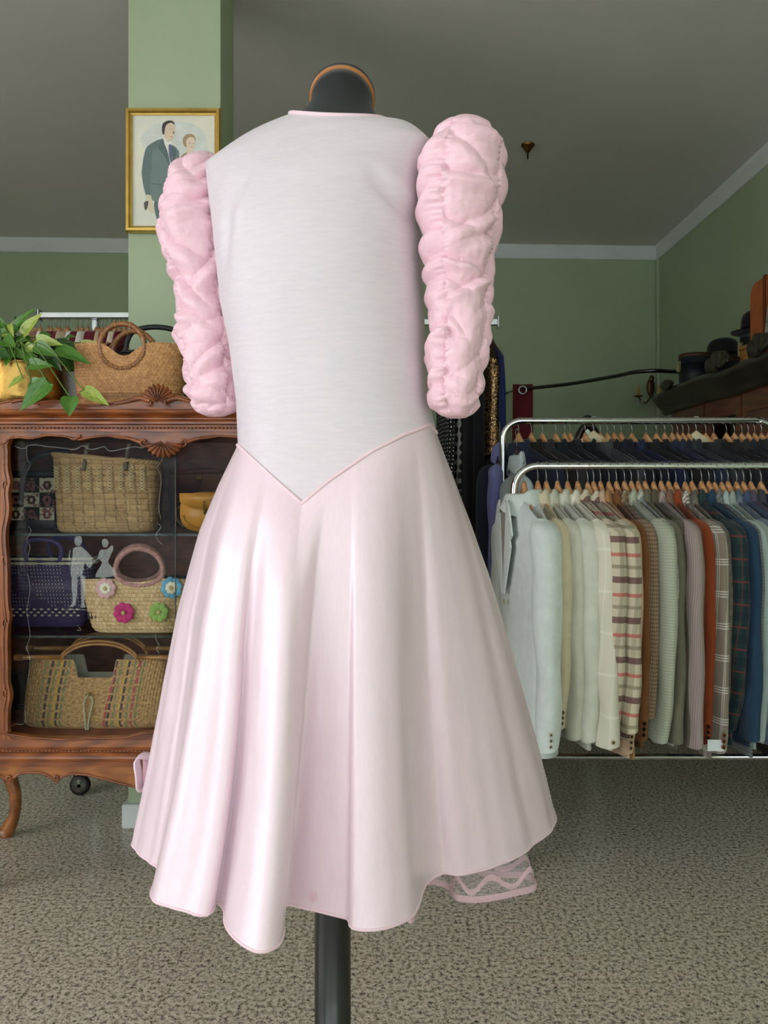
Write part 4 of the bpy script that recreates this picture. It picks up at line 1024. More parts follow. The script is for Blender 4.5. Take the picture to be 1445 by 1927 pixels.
# --- raffia bag with bamboo handles, cabinet floor
d = 2.32; k = d/F; bz = ZS3; x0, x1 = (46-CX)*k, (330-CX)*k; bx = (x0+x1)/2; zt = H-(1236-YH)*k; hgt = zt-bz
bag = thing('raffia_bag', 'natural raffia bag with multicoloured stripes and bamboo bar handles on the cabinet floor', 'handbag', (bx, d, bz))
def notch(u): return -.052 if -.26 < u < .26 else (-.052*max(0, 1-(abs(u)-.26)/.06) if abs(u) < .32 else 0)
m, t, b = newmat('striped raffia'); uv = N(t, 'ShaderNodeUVMap').outputs[0]; sp = N(t, 'ShaderNodeSeparateXYZ'); t.links.new(uv, sp.inputs[0])
cur = ramp(t, noisen(t, uv, 130, 3), [(.3, lin((132, 96, 58))), (.7, lin((206, 168, 116)))])
s_ = math_n(t, 'ADD', sp.outputs[0], math_n(t, 'MULTIPLY', noisen(t, uv, 30, 2), .006))
seg_z = math_n(t, 'GREATER_THAN', math_n(t, 'FRACT', math_n(t, 'MULTIPLY', sp.outputs[1], 1/.024)), .25)
W0 = None
for off, rgb in ((.012, (128, 134, 92)), (.03, (44, 46, 58)), (.045, (120, 128, 84)), (.058, (196, 162, 62)), (.066, (46, 48, 60)), (.078, (110, 128, 84)), (.205, (170, 58, 74)), (.213, (42, 44, 56)), (.228, (112, 126, 86)), (.244, (196, 164, 70)), (.25, (44, 46, 60)), (.266, (124, 130, 88)), (.28, (168, 62, 76)), (.292, (118, 128, 84))):
    kx = math_n(t, 'MULTIPLY', math_n(t, 'GREATER_THAN', s_, off+.062), math_n(t, 'LESS_THAN', s_, off+.069))
    cur = mixc(t, math_n(t, 'MULTIPLY', math_n(t, 'MULTIPLY', kx, seg_z), .85), cur, lin(rgb))
t.links.new(cur, b.inputs['Base Color']); b.inputs['Roughness'].default_value = .75
def rope_v(s, z):
    q = s/.0085; ph = z/.016+(.5 if int(q) % 2 else 0); return .0028*abs(math.sin(PI*q))**.6*(.7+.3*abs(math.sin(PI*(ph+q*.5))))
g, A = bag_body(bx, d, bz, .428, .385, hgt, .10, .075, notch, rope_v, 420, 90, 3.6, .02)
ob('body', g, m, bag); bag_inner(A, M_lining, bag)
M_bam = mk('bamboo', (178, 124, 66), .35, var=.2, vs=30, coat=.3)
for dy, dz in ((-.038, 0), (.036, .012)):
    za = zt+.006+dz
    for xa, xb in ((x0+.0, x0+.125), (x1-.10, x1-.01)): ob('handle_bar', tube([(xa, d+dy, za), (xb, d+dy, za)], .0068, 10), M_bam, bag)
    xl, xr = x0+.118, x1-.092
    for q in (0, .009): ob('handle_arch', tube(spline([(xl, d+dy, za-.012+q), (xl+.02, d+dy, za+.012+q), (xl+.06, d+dy, za+.032+q), ((xl+xr)/2, d+dy, za+.038+q), (xr-.06, d+dy, za+.03+q), (xr-.02, d+dy, za+.008+q), (xr, d+dy, za-.016+q)], 6), .0042, 8), M_bam, bag)
    ob('bar_end', lathe([(.009, -.012), (.0095, 0), (.009, .012)], (x0+.002, d+dy, za), 12, 'x'), M_bam, bag)
ty = d-.052
ob('tie_loop', tube(spline([((180-CX)*k, ty, H-(1297-YH)*k), ((172-CX)*k, ty-.004, H-(1312-YH)*k), ((174-CX)*k, ty-.005, H-(1345-YH)*k), ((178-CX)*k, ty-.005, H-(1380-YH)*k), ((181-CX)*k, ty-.006, H-(1345-YH)*k), ((188-CX)*k, ty-.005, H-(1312-YH)*k), ((181-CX)*k, ty, H-(1298-YH)*k)], 6), .0026, 6), mk('pale green cord', (186, 190, 160), .7), bag)
ob('tie_knot', ell(((181-CX)*k, ty-.002, H-(1298-YH)*k), .005, .004, .005, 10, 6), mk('brass knot', (170, 140, 70), .3, 1), bag)
# --- black bag at the back of the cabinet floor
d = 2.5; k = d/F; x0, x1 = (8-CX)*k, (120-CX)*k
bag = thing('black_bag', 'plain black leather bag at the back of the cabinet floor behind the raffia bag', 'handbag', ((x0+x1)/2, d, ZS3))
ob('body', box(x0, x1, d-.04, d+.04, ZS3, H-(1268-YH)*k, .012), M_leath, bag); ob('flap', box(x0-.001, x1+.001, d-.046, d-.04, H-(1320-YH)*k, H-(1270-YH)*k, .003), M_leath, bag)

# ------------------------------------------------------------------ potted plants on the cabinet
def leafmat(name, c1, c2):
    m, t, b = newmat(name); uv = N(t, 'ShaderNodeUVMap').outputs[0]
    v = N(t, 'ShaderNodeMapping'); v.inputs['Scale'].default_value = (2.5, 9, 1); t.links.new(uv, v.inputs[0])
    f = noisen(t, v.outputs[0], 1.6, 4, .6); t.links.new(ramp(t, f, [(.42, lin(c1)), (.62, lin(c2))]), b.inputs['Base Color'])
    b.inputs['Roughness'].default_value = .32; b.inputs['Subsurface Weight'].default_value = 0
    return m
ML1 = leafmat('pothos leaf', (44, 92, 22), (96, 148, 40)); ML2 = leafmat('pothos variegated', (96, 140, 40), (206, 206, 104)); ML3 = leafmat('pothos dark leaf', (28, 66, 18), (56, 104, 30))
M_stem = mk('vine stem', (92, 128, 48), .5, var=.15)
rng = random.Random(5)
def leaf(base, tip, w_, nrm, curl=.25):
    base, tip = Vector(base), Vector(tip); ax = tip-base; L = ax.length; ax.normalize(); n = Vector(nrm); n = (n-ax*n.dot(ax)).normalized(); sd = ax.cross(n)
    prof = [(0, .05), (-.06, .55), (.0, .78), (.12, .96), (.28, 1.0), (.45, .88), (.62, .64), (.8, .36), (.93, .12), (1, .0)]
    A = []; U = []
    for i, (t, hw) in enumerate(prof):
        row = []; ur = []
        for s in np.linspace(-1, 1, 7):
            tt = t if i not in (0,) else 0
            q = base+ax*(tt*L*(1 if abs(s) > .2 or i != 1 else 1))+sd*(s*hw*w_/2)+n*(abs(s)*hw*w_*.16-curl*L*(max(0, t))**2*.5)
            row.append(q); ur.append((t, s))
        A.append(row); U.append(ur)
    return grid(A, uv=U)
ZP = ZTOP
d = 2.34; k = d/F; pc = Vector(((46-CX)*k, d, ZP))
plant = thing('potted_pothos', 'trailing green pothos in a hammered brass bowl on top of the display cabinet', 'potted plant', tuple(pc))
zr = H-(690-YH)*k-ZP
ob('pot', lathe([(.075, 0), (.1, .008), (.118, .035), (.121, .06), (.116, zr-.012), (.118, zr-.003), (.121, zr), (.119, zr+.002), (.113, zr-.004), (.108, zr-.03), (.02, zr-.03)], tuple(pc), 48), M_brass, plant)
ob('soil', lathe([(.107, zr-.032), (.107, zr-.018), (.02, zr-.012)], tuple(pc), 24), mk('soil', (48, 36, 28), .95, var=.3, vs=80), plant)
def zl(zx, zy, d): return P(zx/3.1413, 560+zy/3.1413, d)
LV = [((60, 210), (195, 45), 70, 2.32, ML1), ((140, 218), (236, 82), 92, 2.26, ML2), ((-50, 260), (45, 175), 95, 2.3, ML1), ((58, 160), (76, 228), 34, 2.24, ML2), ((118, 300), (-60, 372), 120, 2.24, ML3), ((95, 262), (180, 225), 60, 2.27, ML1), ((215, 250), (362, 272), 74, 2.25, ML2), ((215, 285), (332, 342), 88, 2.23, ML1), ((340, 262), (475, 296), 66, 2.3, ML3), ((330, 305), (532, 376), 96, 2.24, ML1),
      ((480, 266), (592, 262), 34, 2.3, ML2), ((175, 392), (305, 400), 74, 2.17, ML1), ((135, 478), (38, 528), 66, 2.16, ML2), ((285, 505), (106, 660), 118, 2.09, ML1), ((185, 505), (306, 548), 84, 2.13, ML1), ((415, 590), (408, 697), 104, 2.09, ML1), ((498, 548), (640, 628), 84, 2.12, ML2), ((392, 238), (442, 226), 40, 2.33, ML1),
      ((40, 235), (95, 335), 80, 2.27, ML3), ((150, 330), (215, 392), 60, 2.24, ML1), ((0, 300), (-40, 400), 90, 2.22, ML1), ((250, 330), (200, 250), 80, 2.3, ML3), ((20, 190), (-10, 110), 70, 2.34, ML1), ((300, 360), (360, 430), 60, 2.26, ML3), ((120, 180), (90, 110), 60, 2.36, ML3), ((170, 250), (120, 330), 76, 2.3, ML1), ((60, 320), (30, 400), 70, 2.22, ML1),
      ((90, 205), (20, 150), 70, 2.3, ML1), ((150, 300), (240, 300), 70, 2.25, ML2), ((100, 330), (180, 360), 70, 2.22, ML1), ((20, 250), (90, 290), 90, 2.24, ML1), ((-20, 330), (60, 350), 80, 2.2, ML3), ((230, 230), (300, 215), 60, 2.3, ML1), ((280, 300), (370, 330), 70, 2.27, ML3), ((70, 250), (10, 215), 70, 2.26, ML2), ((200, 340), (130, 372), 70, 2.2, ML1), ((-30, 200), (-10, 270), 80, 2.26, ML3)]
crown = pc+Vector((0, 0, zr+.01))
for (b0, t0, wz, dd, mm) in LV:
    A_, B_ = zl(b0[0], b0[1], dd), zl(t0[0], t0[1], dd-.02); nr = Vector((rng.uniform(-.35, .35), -1, rng.uniform(.1, .8)))
    ob('leaf', leaf(A_, B_, wz/3.1413*dd/F, nr), mm, plant)
    st0 = Vector((crown.x+rng.uniform(-.05, .05), crown.y+rng.uniform(-.06, .02), crown.z-.03))
    mid = (st0+A_)/2+Vector((0, -.02, .03 if A_.z > crown.z-.02 else .06))
    if A_.z < crown.z-.03: mid = Vector((A_.x*.6+st0.x*.4, min(A_.y, 2.19), crown.z+.018))
    ob('stem', tube(spline([st0, mid, A_], 6), .0016, 5), M_stem, plant)
for i in range(16):
    a = rng.uniform(0, 2*PI); r = rng.uniform(.03, .1); b0 = crown+Vector((r*math.cos(a), r*math.sin(a)*.8, rng.uniform(.0, .07)))
    t0 = b0+Vector((math.cos(a)*.05, math.sin(a)*.04-.01, rng.uniform(-.03, .03)))
    ob('leaf', leaf(b0, t0, .04, (rng.uniform(-.3, .3), -.7, .8)), rng.choice([ML1, ML3, ML1, ML2]), plant)
    ob('stem', tube([crown+Vector((0, 0, -.04)), b0], .0014, 5), M_stem, plant)
d = 2.42; k = d/F; pc = Vector(((146-CX)*k, d, ZP)); zr = H-(703-YH)*k-ZP
plant = thing('potted_plant', 'small leafy plant in a white ribbed pot between brass bowl and tan basket', 'potted plant', tuple(pc))
prof = [(.026, 0), (.028, .004)]+[(.030+.008*t+.0014*math.sin(t*zr/.006*2*PI), .006+t*(zr-.01)) for t in np.linspace(0, 1, 60)]+[(.040, zr), (.037, zr), (.034, zr-.02), (.01, zr-.02)]
ob('pot', lathe(prof, tuple(pc), 32), mk('white ceramic', (240, 242, 240), .35, var=.04), plant)
ob('soil', lathe([(.034, zr-.022), (.034, zr-.012), (.01, zr-.010)], tuple(pc), 16), mk('soil', (48, 36, 28)), plant)
for i in range(9):
    a = rng.uniform(0, 2*PI); b0 = pc+Vector((.02*math.cos(a), .015*math.sin(a), zr+rng.uniform(.0, .03))); t0 = b0+Vector((math.cos(a)*.035, -.01, rng.uniform(-.01, .04)))
    ob('leaf', leaf(b0, t0, .026, (rng.uniform(-.4, .4), -.9, .5)), rng.choice([ML1, ML3]), plant); ob('stem', tube([pc+Vector((0, 0, zr-.012)), b0], .0012, 5), M_stem, plant)

# ------------------------------------------------------------------ clothes rails
def hook_mesh():
    pts = [(0, 0, -.046), (0, 0, -.026), (0, .003, -.019)]+[(0, .0122*math.sin(a), -.0122*math.cos(a)) for a in np.linspace(.5, 4.4, 14)]
    return tube(pts, .0015, 5)
def hanger_arms(half=.095, th=.008, hz=.022):
    A = []
    for y in np.linspace(-half, half, 21):
        q = abs(y)/half; zc = -.064-.08*q**.85; h = hz*(1-.6*q); tx = th*(1-.65*q); x0 = 0
        A.append([(x0+tx*math.copysign(abs(math.cos(a))**.7, math.cos(a)), y, zc+h*math.copysign(abs(math.sin(a))**.7, math.sin(a))) for a in np.linspace(0, 2*PI, 13)[:-1]])
    return caps(grid(A, cv=True), 21, 12)
_t = ob('hook', hook_mesh(), M_chrome2, local=True); ME_HOOK = _t.data; bpy.data.objects.remove(_t)
_t = ob('arms', hanger_arms(), M_hang, local=True); ME_ARMS = _t.data; bpy.data.objects.remove(_t)
_t = ob('arms', hanger_arms(.16, .012, .026), mk('pale cream hanger', (206, 192, 160), .5), local=True); ME_WIDE = _t.data; bpy.data.objects.remove(_t)
_t = ob('arms', hanger_arms(.09, .005, .012), mk('dark hanger', (60, 30, 30), .5), local=True); ME_THIN = _t.data; bpy.data.objects.remove(_t)
def hanger(loc, rz, label, group, me=None):
    h = thing('coat_hanger', label, 'hanger', loc, group, rz); share('arms', me or ME_ARMS, h); share('hook', ME_HOOK, h); return h
def jacket_parts(seed, L=.70, th=.011, slv=.60, half=.205, swing=0., sleeves=True, puff=1.0, collar=True):
    R = random.Random(seed); ph = [R.uniform(0, 6) for _ in range(6)]
    nR, nA = 18, 36; A = []; U = []
    for i in range(nR+1):
        t = i/nR; wv = itp(t, [0, .12, .3, .55, 1], [half*.96, half*1.03, half*1.0, half*.93, half*1.04]); tv = th*itp(t, [0, .03, .08, .2, .5, 1], [.45, .95, 1.1, 1.2, 1.0, 1.35])
        row = []; ur = []; arc = 0; pr = None
        for j in range(nA):
            a = 2*PI*j/nA; c, s = math.cos(a), math.sin(a); y = wv*math.copysign(abs(c)**.75, c); x = tv*math.copysign(abs(s)**.8, s)
            zt = -.084-.085*(abs(y)/half)**1.25; zb = -.09-L-.012*math.sin(y*9+ph[0])
            z = zt+(zb-zt)*t; x += (.009*t)*math.sin(y*22+ph[1]+t*1.5)*puff+.006*t*math.sin(y*9+ph[2])
            if pr: arc += math.hypot(x-pr[0], y-pr[1])
            pr = (x, y); row.append((x, y, z)); ur.append((arc, z))
        A.append(row); U.append(ur)
    body_ = caps(grid(A, cv=True, uv=U), nR+1, nA)
    out = {'body': body_}
    if collar:
        B = []; U = []
        for k_, z0, sl in ((.80, -.118, .3), (.86, -.086, .05), (.98, -.076, .0), (1.12, -.080, .05), (1.42, -.116, .35), (1.44, -.122, .35)):
            row = []; ur = []
            for j in range(20):
                a = 2*PI*j/20; y = .052*k_*math.cos(a); x = (th+.010)*k_*math.sin(a); row.append((x, y, z0-sl*abs(y)+(.008 if math.sin(a) > 0 else -.004))); ur.append((y, z0))
            B.append(row); U.append(ur)
        out['collar'] = grid(B, cv=True, uv=U)
    if sleeves:
        for s, nm in ((-1, 'sleeve'), (1, 'sleeve_far')):
            y1 = s*(half-.012); bend = R.uniform(-.02, .03)*puff; pts = [(0, y1+s*-.03, -.150), (-.002, y1+s*.006, -.185), (-.002+swing*.2, y1+s*.024, -.27), (swing*.5-.003, y1+s*.03, -.42), (swing*.85, y1+s*(.022+bend*.5), -.42-slv*.3), (swing, y1+s*(.0+bend), -.15-slv)]
            pts = spline(pts, 4); n = len(pts); B = []; U = []
            for i, p in enumerate(pts):
                t = i/(n-1); r = itp(t, [0, .06, .2, .5, .8, 1], [.012, .036, .052, .050, .041, .038]); fx = min(.8, itp(t, [0, .1, .3, 1], [.4, .5, .5, .5])*th/.011*.9)
                row = []; ur = []
                for j in range(18):
                    a = 2*PI*j/18; yy = r*math.cos(a); xx = r*fx*math.sin(a)*(1+.0*t)
                    wr = .0025*math.sin(t*21+a*2+ph[3])*puff*(.3+t); row.append((p[0]+xx+wr*math.sin(a), p[1]+yy+wr*math.cos(a)*.4, p[2]+.006*math.sin(a)*(t > .98))); ur.append((r*a, p[2]))
                B.append(row); U.append(ur)
            out[nm] = caps(grid(B, cv=True, uv=U), n, 18); out[nm+'_end'] = (pts[-1], pts[-4])
    return out
BTN = {}
def jacket(loc, rz, label, mat, seed, group=None, buttons=3, bcol=(150, 120, 80), name='jacket', cat='jacket', **kw):
    j = thing(name, label, cat, loc, group, rz); p = jacket_parts(seed, **kw)
    bd = ob('body', p['body'], mat, j, local=True)
    if 'collar' in p: ob('collar', p['collar'], mat, j, local=True)
    for nm in ('sleeve', 'sleeve_far'):
        if nm in p:
            s = ob('sleeve', p[nm], mat, j, local=True)
            if nm == 'sleeve' and buttons:
                (e, u) = p[nm+'_end']; e = Vector(e); dz = (Vector(u)-e).normalized()
                bm = mk('button %d %d %d' % bcol, bcol, .35, var=.1, coat=.3)
                for q in range(buttons):
                    c = e+dz*(.018+.016*q)+Vector((-.006, -.0405, 0))
                    b_ = ob('button', lathe([(.003, -.002), (.0058, -.001), (.0058, .001), (.0045, .0018)], (0, 0, 0), 12, 'y'), bm, s, local=True); b_.location = c
    return j
def plain(rgb, name=None, **kw): return mk(name or 'cloth %d %d %d' % rgb, rgb, .92, var=.05, vs=30, bmp=.12, bs=260, bd=.002, sheen=.15, spec=.2, **kw)
# ---- front rail
DF = 2.37; KF = DF/F; ZF = H-(877-YH)*KF
DB = 2.95; KB = DB/F; ZBk = H-(792-YH)*KB
def rail_stand(name, label, d, z, px_left, x_right, zlow, f0, f1):
    xl = (px_left-CX)*d/F; r = thing(name, label, 'clothes rail', (xl, d, 0))
    pts = [(xl, d, .10), (xl, d, z-.09)]+[(xl+.07-.07*math.cos(a), d, z-.07+.07*math.sin(a)) for a in np.linspace(0, PI/2, 9)]
    ptr = [(x_right, d, z)]+[(x_right+.07*math.sin(a), d, z-.07+.07*math.cos(a)) for a in np.linspace(0, PI/2, 9)]+[(x_right+.07, d, .10)]
    ob('frame', tube(pts+ptr, .0125 if d > 2.6 else .0105, 14), M_chrome, r)
    ob('lower_rail', tube([(xl, d, zlow), (x_right+.07, d, zlow)], .0085, 12), M_chrome, r)
    for x in (xl, x_right+.07):
        ft = ob('foot_bar', tube([(x, d+f0-.02, .095), (x, d+f1+.02, .095)], .0125, 12), M_chrome, r)
        for y in (d+f0, d+f1):
            ob('caster_fork', join(box(x-.014, x-.010, y-.016, y+.012, .03, .088), box(x+.010, x+.014, y-.016, y+.012, .03, .088), box(x-.014, x+.014, y-.016, y+.012, .080, .09)), M_chrome2, ft, smooth=False)
            ob('caster_wheel', lathe([(.012, -.009), (.034, -.009), (.037, -.005), (.037, .005), (.034, .009), (.012, .009)], (x, y, .0372), 24, 'x'), M_black, ft)
    return r
rail_stand('clothes_rail', 'chrome clothes rail in front holding the pale to brown jackets', DF, ZF, 967, 1.42, H-(1424-YH)*KF, 0, .36)
rail_stand('clothes_rail', 'taller chrome clothes rail behind, holding the dark suit jackets', DB, ZBk, 946, 1.38, .3, -.26, 0)
tan = (188, 160, 130)
JK = [  # hook px, label, material, angle deg, extra
 (986, 'white linen jacket turned to show its lapels at the end of the front rail', plain((214, 222, 218)), 14, dict(th=.041, half=.205, L=.72, puff=1.3, bcol=(220, 212, 190), slv=.62)),
 (1012, 'cream wool jacket hanging just behind the white linen jacket', plain((214, 202, 172)), 17, dict(th=.014, half=.165, L=.68, bcol=(160, 130, 80), slv=.58)),
 (1028, 'pale stone jacket beside the cream one', plain((196, 196, 178)), 20, dict(th=.013, half=.18, L=.68, buttons=0)),
 (1049, 'pale sage jacket with its hanger showing in the open neck', plain((202, 204, 188)), 22, dict(th=.015, L=.70, buttons=0)),
 (1068, 'ivory linen jacket with crumpled sleeve', plaid('ivory linen', (216, 210, 192), [(1, .11, .06, .1, (232, 230, 216), .5), (0, .05, .1, .2, (232, 230, 216), .4)], weave=.06), 21, dict(th=.015, half=.225, L=.69, buttons=1, bcol=(186, 160, 120), puff=1.8, slv=.60)),
 (1087, 'cream checked jacket with maroon and red bars, first of the two', None, 22, dict(th=.014, half=.235, L=.64, buttons=2, bcol=(210, 180, 130), slv=.59, puff=1.3)),
 (1106, 'cream checked jacket with maroon and red bars, second of the two', None, 22, dict(th=.013, half=.235, L=.64, buttons=0, slv=.56)),
 (1117, 'pinkish beige linen jacket beside the red barred pair', plain((196, 166, 138)), 17, dict(L=.71, bcol=(176, 146, 116), slv=.63)),
 (1130, 'camel suede jacket beside the brown corduroy', plain((168, 124, 82)), 16, dict(L=.72, buttons=0)),
 (1146, 'brown corduroy jacket with dark cuff buttons', plaid('brown corduroy', (128, 84, 50), [(0, .006, .35, 0, (104, 66, 38), .6)]), 16, dict(L=.69, bcol=(60, 36, 24))),
 (1160, 'brown and cream houndstooth jacket with a short sleeve end', plaid('brown houndstooth', (160, 138, 110), [(0, .011, .5, 0, (96, 74, 58), .55), (1, .011, .5, 0, (96, 74, 58), .55)]), 18, dict(L=.67, buttons=0, slv=.54)),
 (1175, 'pale sage tiny checked jacket', plaid('sage mini check', (182, 186, 166), [(0, .008, .4, 0, (140, 150, 130), .5), (1, .008, .4, 0, (140, 150, 130), .5)]), 15, dict(L=.66, buttons=0)),
 (1188, 'grey blue and cream plaid jacket with pale buttons', plaid('grey blue plaid', (176, 178, 164), [(0, .034, .42, 0, (112, 122, 126), .55), (1, .034, .42, 0, (112, 122, 126), .55), (0, .068, .1, .3, (218, 210, 180), .5), (1, .068, .1, .3, (218, 210, 180), .5)]), 17, dict(L=.67, buttons=2, bcol=(200, 200, 190), slv=.6)),
 (1201, 'olive grey wool jacket beside the grey blue plaid', plain((112, 108, 90)), 15, dict(L=.70, buttons=0)),
 (1214, 'dark olive brown jacket beside the mauve pinstripe', plain((92, 84, 68)), 15, dict(L=.68, buttons=0)),
 (1230, 'mauve grey pinstriped jacket', plaid('mauve pinstripe', (148, 132, 126), [(0, .010, .2, 0, (190, 178, 170), .6)]), 15, dict(L=.66, buttons=0)),
 (1244, 'taupe brown jacket with black cuff buttons', plain((122, 94, 78)), 15, dict(L=.65, buttons=2, bcol=(40, 36, 34), slv=.55)),
 (1258, 'rust orange tweed jacket on the front rail', plain((142, 66, 34)), 16, dict(L=.66, buttons=3, bcol=(92, 40, 24), slv=.61)),
 (1272, 'grey brown jacket with white windowpane check', plaid('windowpane', (138, 126, 112), [(1, .085, .03, 0, (226, 222, 212), .8), (1, .085, .03, .08, (226, 222, 212), .8), (1, .085, .03, .16, (226, 222, 212), .8), (0, .05, .05, 0, (226, 222, 212), .7), (0, .05, .05, .14, (226, 222, 212), .7)]), 17, dict(L=.70, buttons=3, bcol=(140, 84, 50), slv=.62)),
 (1289, 'grey brown glen check jacket', plaid('glen check', (120, 112, 100), [(0, .03, .5, 0, (90, 84, 76), .5), (1, .03, .5, 0, (90, 84, 76), .5)]), 15, dict(L=.63, buttons=0, slv=.55)),
 (1302, 'dark green tartan jacket with maroon bars', plaid('green tartan', (38, 60, 56), [(0, .05, .4, 0, (26, 40, 48), .7), (1, .06, .4, 0, (26, 40, 48), .7), (1, .06, .08, .3, (112, 52, 48), .8), (0, .05, .08, .4, (112, 52, 48), .6)]), 16, dict(L=.66, buttons=0, slv=.57)),
 (1320, 'petrol blue jacket beside the green tartan one', plain((38, 62, 84)), 15, dict(L=.69, buttons=0, slv=.59)),
 (1334, 'grey small houndstooth jacket with brown cuff buttons', plaid('grey houndstooth', (138, 140, 136), [(0, .009, .5, 0, (86, 90, 90), .6), (1, .009, .5, 0, (86, 90, 90), .6)]), 16, dict(L=.70, buttons=3, bcol=(150, 84, 56), slv=.6)),
 (1345, 'pale blue green jacket beside the grey houndstooth', plain((168, 184, 180)), 15, dict(L=.7, buttons=0)),
 (1358, 'light grey green jacket', plain((150, 160, 150)), 15, dict(L=.68, buttons=0)),
 (1370, 'steel blue checked jacket', plaid('steel check', (110, 124, 136), [(0, .03, .4, 0, (78, 88, 100), .5), (1, .03, .4, 0, (78, 88, 100), .5)]), 15, dict(L=.68, buttons=0)),
 (1386, 'slate blue jacket on the front rail', plain((70, 84, 110)), 15, dict(L=.68, buttons=0)),
 (1399, 'purple grey jacket on the front rail', plain((84, 76, 96)), 15, dict(L=.68, buttons=0)),
 (1413, 'charcoal wool jacket on the front rail', plain((62, 64, 70)), 15, dict(L=.68, buttons=0)),
 (1432, 'navy blazer on the front rail', plain((34, 40, 62)), 15, dict(L=.68, buttons=0)),
]
BAR = plaid('cream maroon check', (206, 196, 170), [(0, .05, .38, .0, (150, 140, 118), .55), (1, .105, .16, .0, (92, 36, 52), .8), (1, .105, .09, .34, (190, 78, 78), .75), (1, .105, .09, .64, (132, 124, 100), .7)])
rr = random.Random(9)
for i, (px, lab, mt, ang_, kw) in enumerate(JK):
    x = (px-CX)*KF; rz = math.radians(ang_*.5+rr.uniform(-3, 3)); zj = ZF-rr.uniform(0, .004); kw = dict(kw); kw.setdefault('half', rr.uniform(.18, .235))
    kw = dict(kw); kw.setdefault('th', .0105)
    short = lab
    for cut in (',', ' with', ' hanging', ' turned', ' beside', ' on the'): short = short.split(cut)[0]
    hanger((x, DF, zj), rz, 'beech coat hanger carrying the '+short, 'wooden hangers on the front rail')
    jacket((x, DF, zj), rz, lab, mt or BAR, 100+i, group='jackets on the front rail', **kw)
# lapels, opening and front button of the white jacket
wj = [o for o in bpy.data.objects if o.get('label', '').startswith('white linen jacket')][0]
MW = JK[0][2]
def plate(pts, x, th=.004): return prism([(y, z) for y, z in pts], x-th, x, 'x')
fixn(ob('front_opening', plate([(-.045, -.1), (.045, -.1), (.012, -.36), (-.004, -.36)], -.059, .003), mk('grey lining', (150, 146, 138), .7), wj, local=True, smooth=False))
for s in (-1, 1): fixn(ob('lapel', plate([(s*.04, -.098), (s*.062, -.115), (s*.10, -.2), (s*.075, -.215), (s*.085, -.235), (s*.014, -.375), (s*.004, -.375)], -.0615, .005), MW, wj, local=True, smooth=False))
b_ = ob('button', lathe([(.007, -.002), (.0085, 0), (.005, .002)], (0, 0, 0), 12, 'x'), mk('button 210 200 170', (210, 200, 170), .4), wj, local=True); b_.location = (-.061, -.004, -.40)
tg = P(1347, 1402, 2.12); ob('price_tag', box(tg.x-.022, tg.x+.022, tg.y, tg.y+.001, tg.z-.016, tg.z+.014), mk('white card', (232, 236, 240), .6, var=.02), None, smooth=False)
tag(bpy.data.objects['price_tag'], 'small white card tag hanging below the checked grey brown jackets', 'tag')
# ---- rear rail, dark jackets
BK = [(976, (40, 48, 66)), (1000, (40, 34, 32)), (1021, (52, 50, 54)), (1046, (30, 36, 44)), (1063, (26, 28, 34)), (1073, (36, 40, 48)), (1101, (24, 27, 34)), (1130, (70, 70, 74)), (1143, (30, 32, 38)), (1156, (34, 38, 50)), (1169, (28, 31, 42)), (1189, (34, 40, 66)), (1216, (34, 33, 36)), (1235, (28, 28, 31)), (1251, (36, 42, 60)), (1265, (42, 48, 68)), (1275, (40, 42, 50)), (1285, (52, 54, 58)), (1296, (46, 50, 58)), (1328, (44, 46, 50)), (1343, (30, 30, 33)), (1367, (38, 37, 38)), (1382, (44, 44, 47)), (1396, (42, 45, 52)), (1408, (36, 36, 40)), (1420, (44, 46, 50)), (1433, (34, 34, 40)), (1446, (40, 42, 46))]
NAMES = {0: 'slate navy jacket on the rear rail next to the dark brown one', 1: 'dark brown jacket on the rear rail next to the slate navy one', 7: 'mid grey jacket among dark ones on the rear rail', 11: 'royal navy jacket on the rear rail'}
for i, (px, c) in enumerate(BK):
    x = (px-CX)*KB; rz = math.radians(24+rr.uniform(-4, 5))
    kind_ = 'dark navy' if c[2]-c[0] >= 10 else ('charcoal' if sum(c) > 118 else 'black')
    lab = NAMES.get(i, kind_+' suit jacket hanging in the row on the rear rail')
    hanger((x, DB, ZBk), rz, 'beech coat hanger carrying a '+lab.replace(' hanging in the row', '').split(' next to')[0].split(' among')[0].replace(' on the rear rail', '')+' on the rear rail', 'wooden hangers on the rear rail')
    jacket((x, DB, ZBk), rz, lab, plain(c), 300+i, group='dark jackets on the rear rail', buttons=0, th=.012)
for px in (1117, 1310):
    hanger(((px-CX)*KB, DB, ZBk+.004), math.radians(78), 'broad cream shaped hanger turned sideways on the rear rail', 'broad hangers on the rear rail', ME_WIDE)
# shirts at the left end of the rails
jacket(((972-CX)*2.72/F, 2.72, ZBk-.06), math.radians(6), 'pale blue white shirt between the two chrome rails', plain((196, 208, 214)), 401, name='shirt', cat='shirt', buttons=0, th=.010, half=.12, L=.6)
hanger(((972-CX)*2.72/F, 2.72, ZBk-.06), math.radians(6), 'wooden hanger holding the pale blue white shirt', None, ME_THIN)
dS = 3.06
jacket(((940-CX)*dS/F, dS, H-(800-YH)*dS/F), math.radians(-14), 'lilac blue shirt hanging between the navy gown and the chrome rails', plain((128, 130, 188)), 402, name='shirt', cat='shirt', buttons=0, th=.014, half=.11, L=.75, puff=1.6)
hanger(((940-CX)*dS/F, dS, H-(800-YH)*dS/F), math.radians(-14), 'wooden hanger holding the lilac blue shirt', None, ME_THIN)
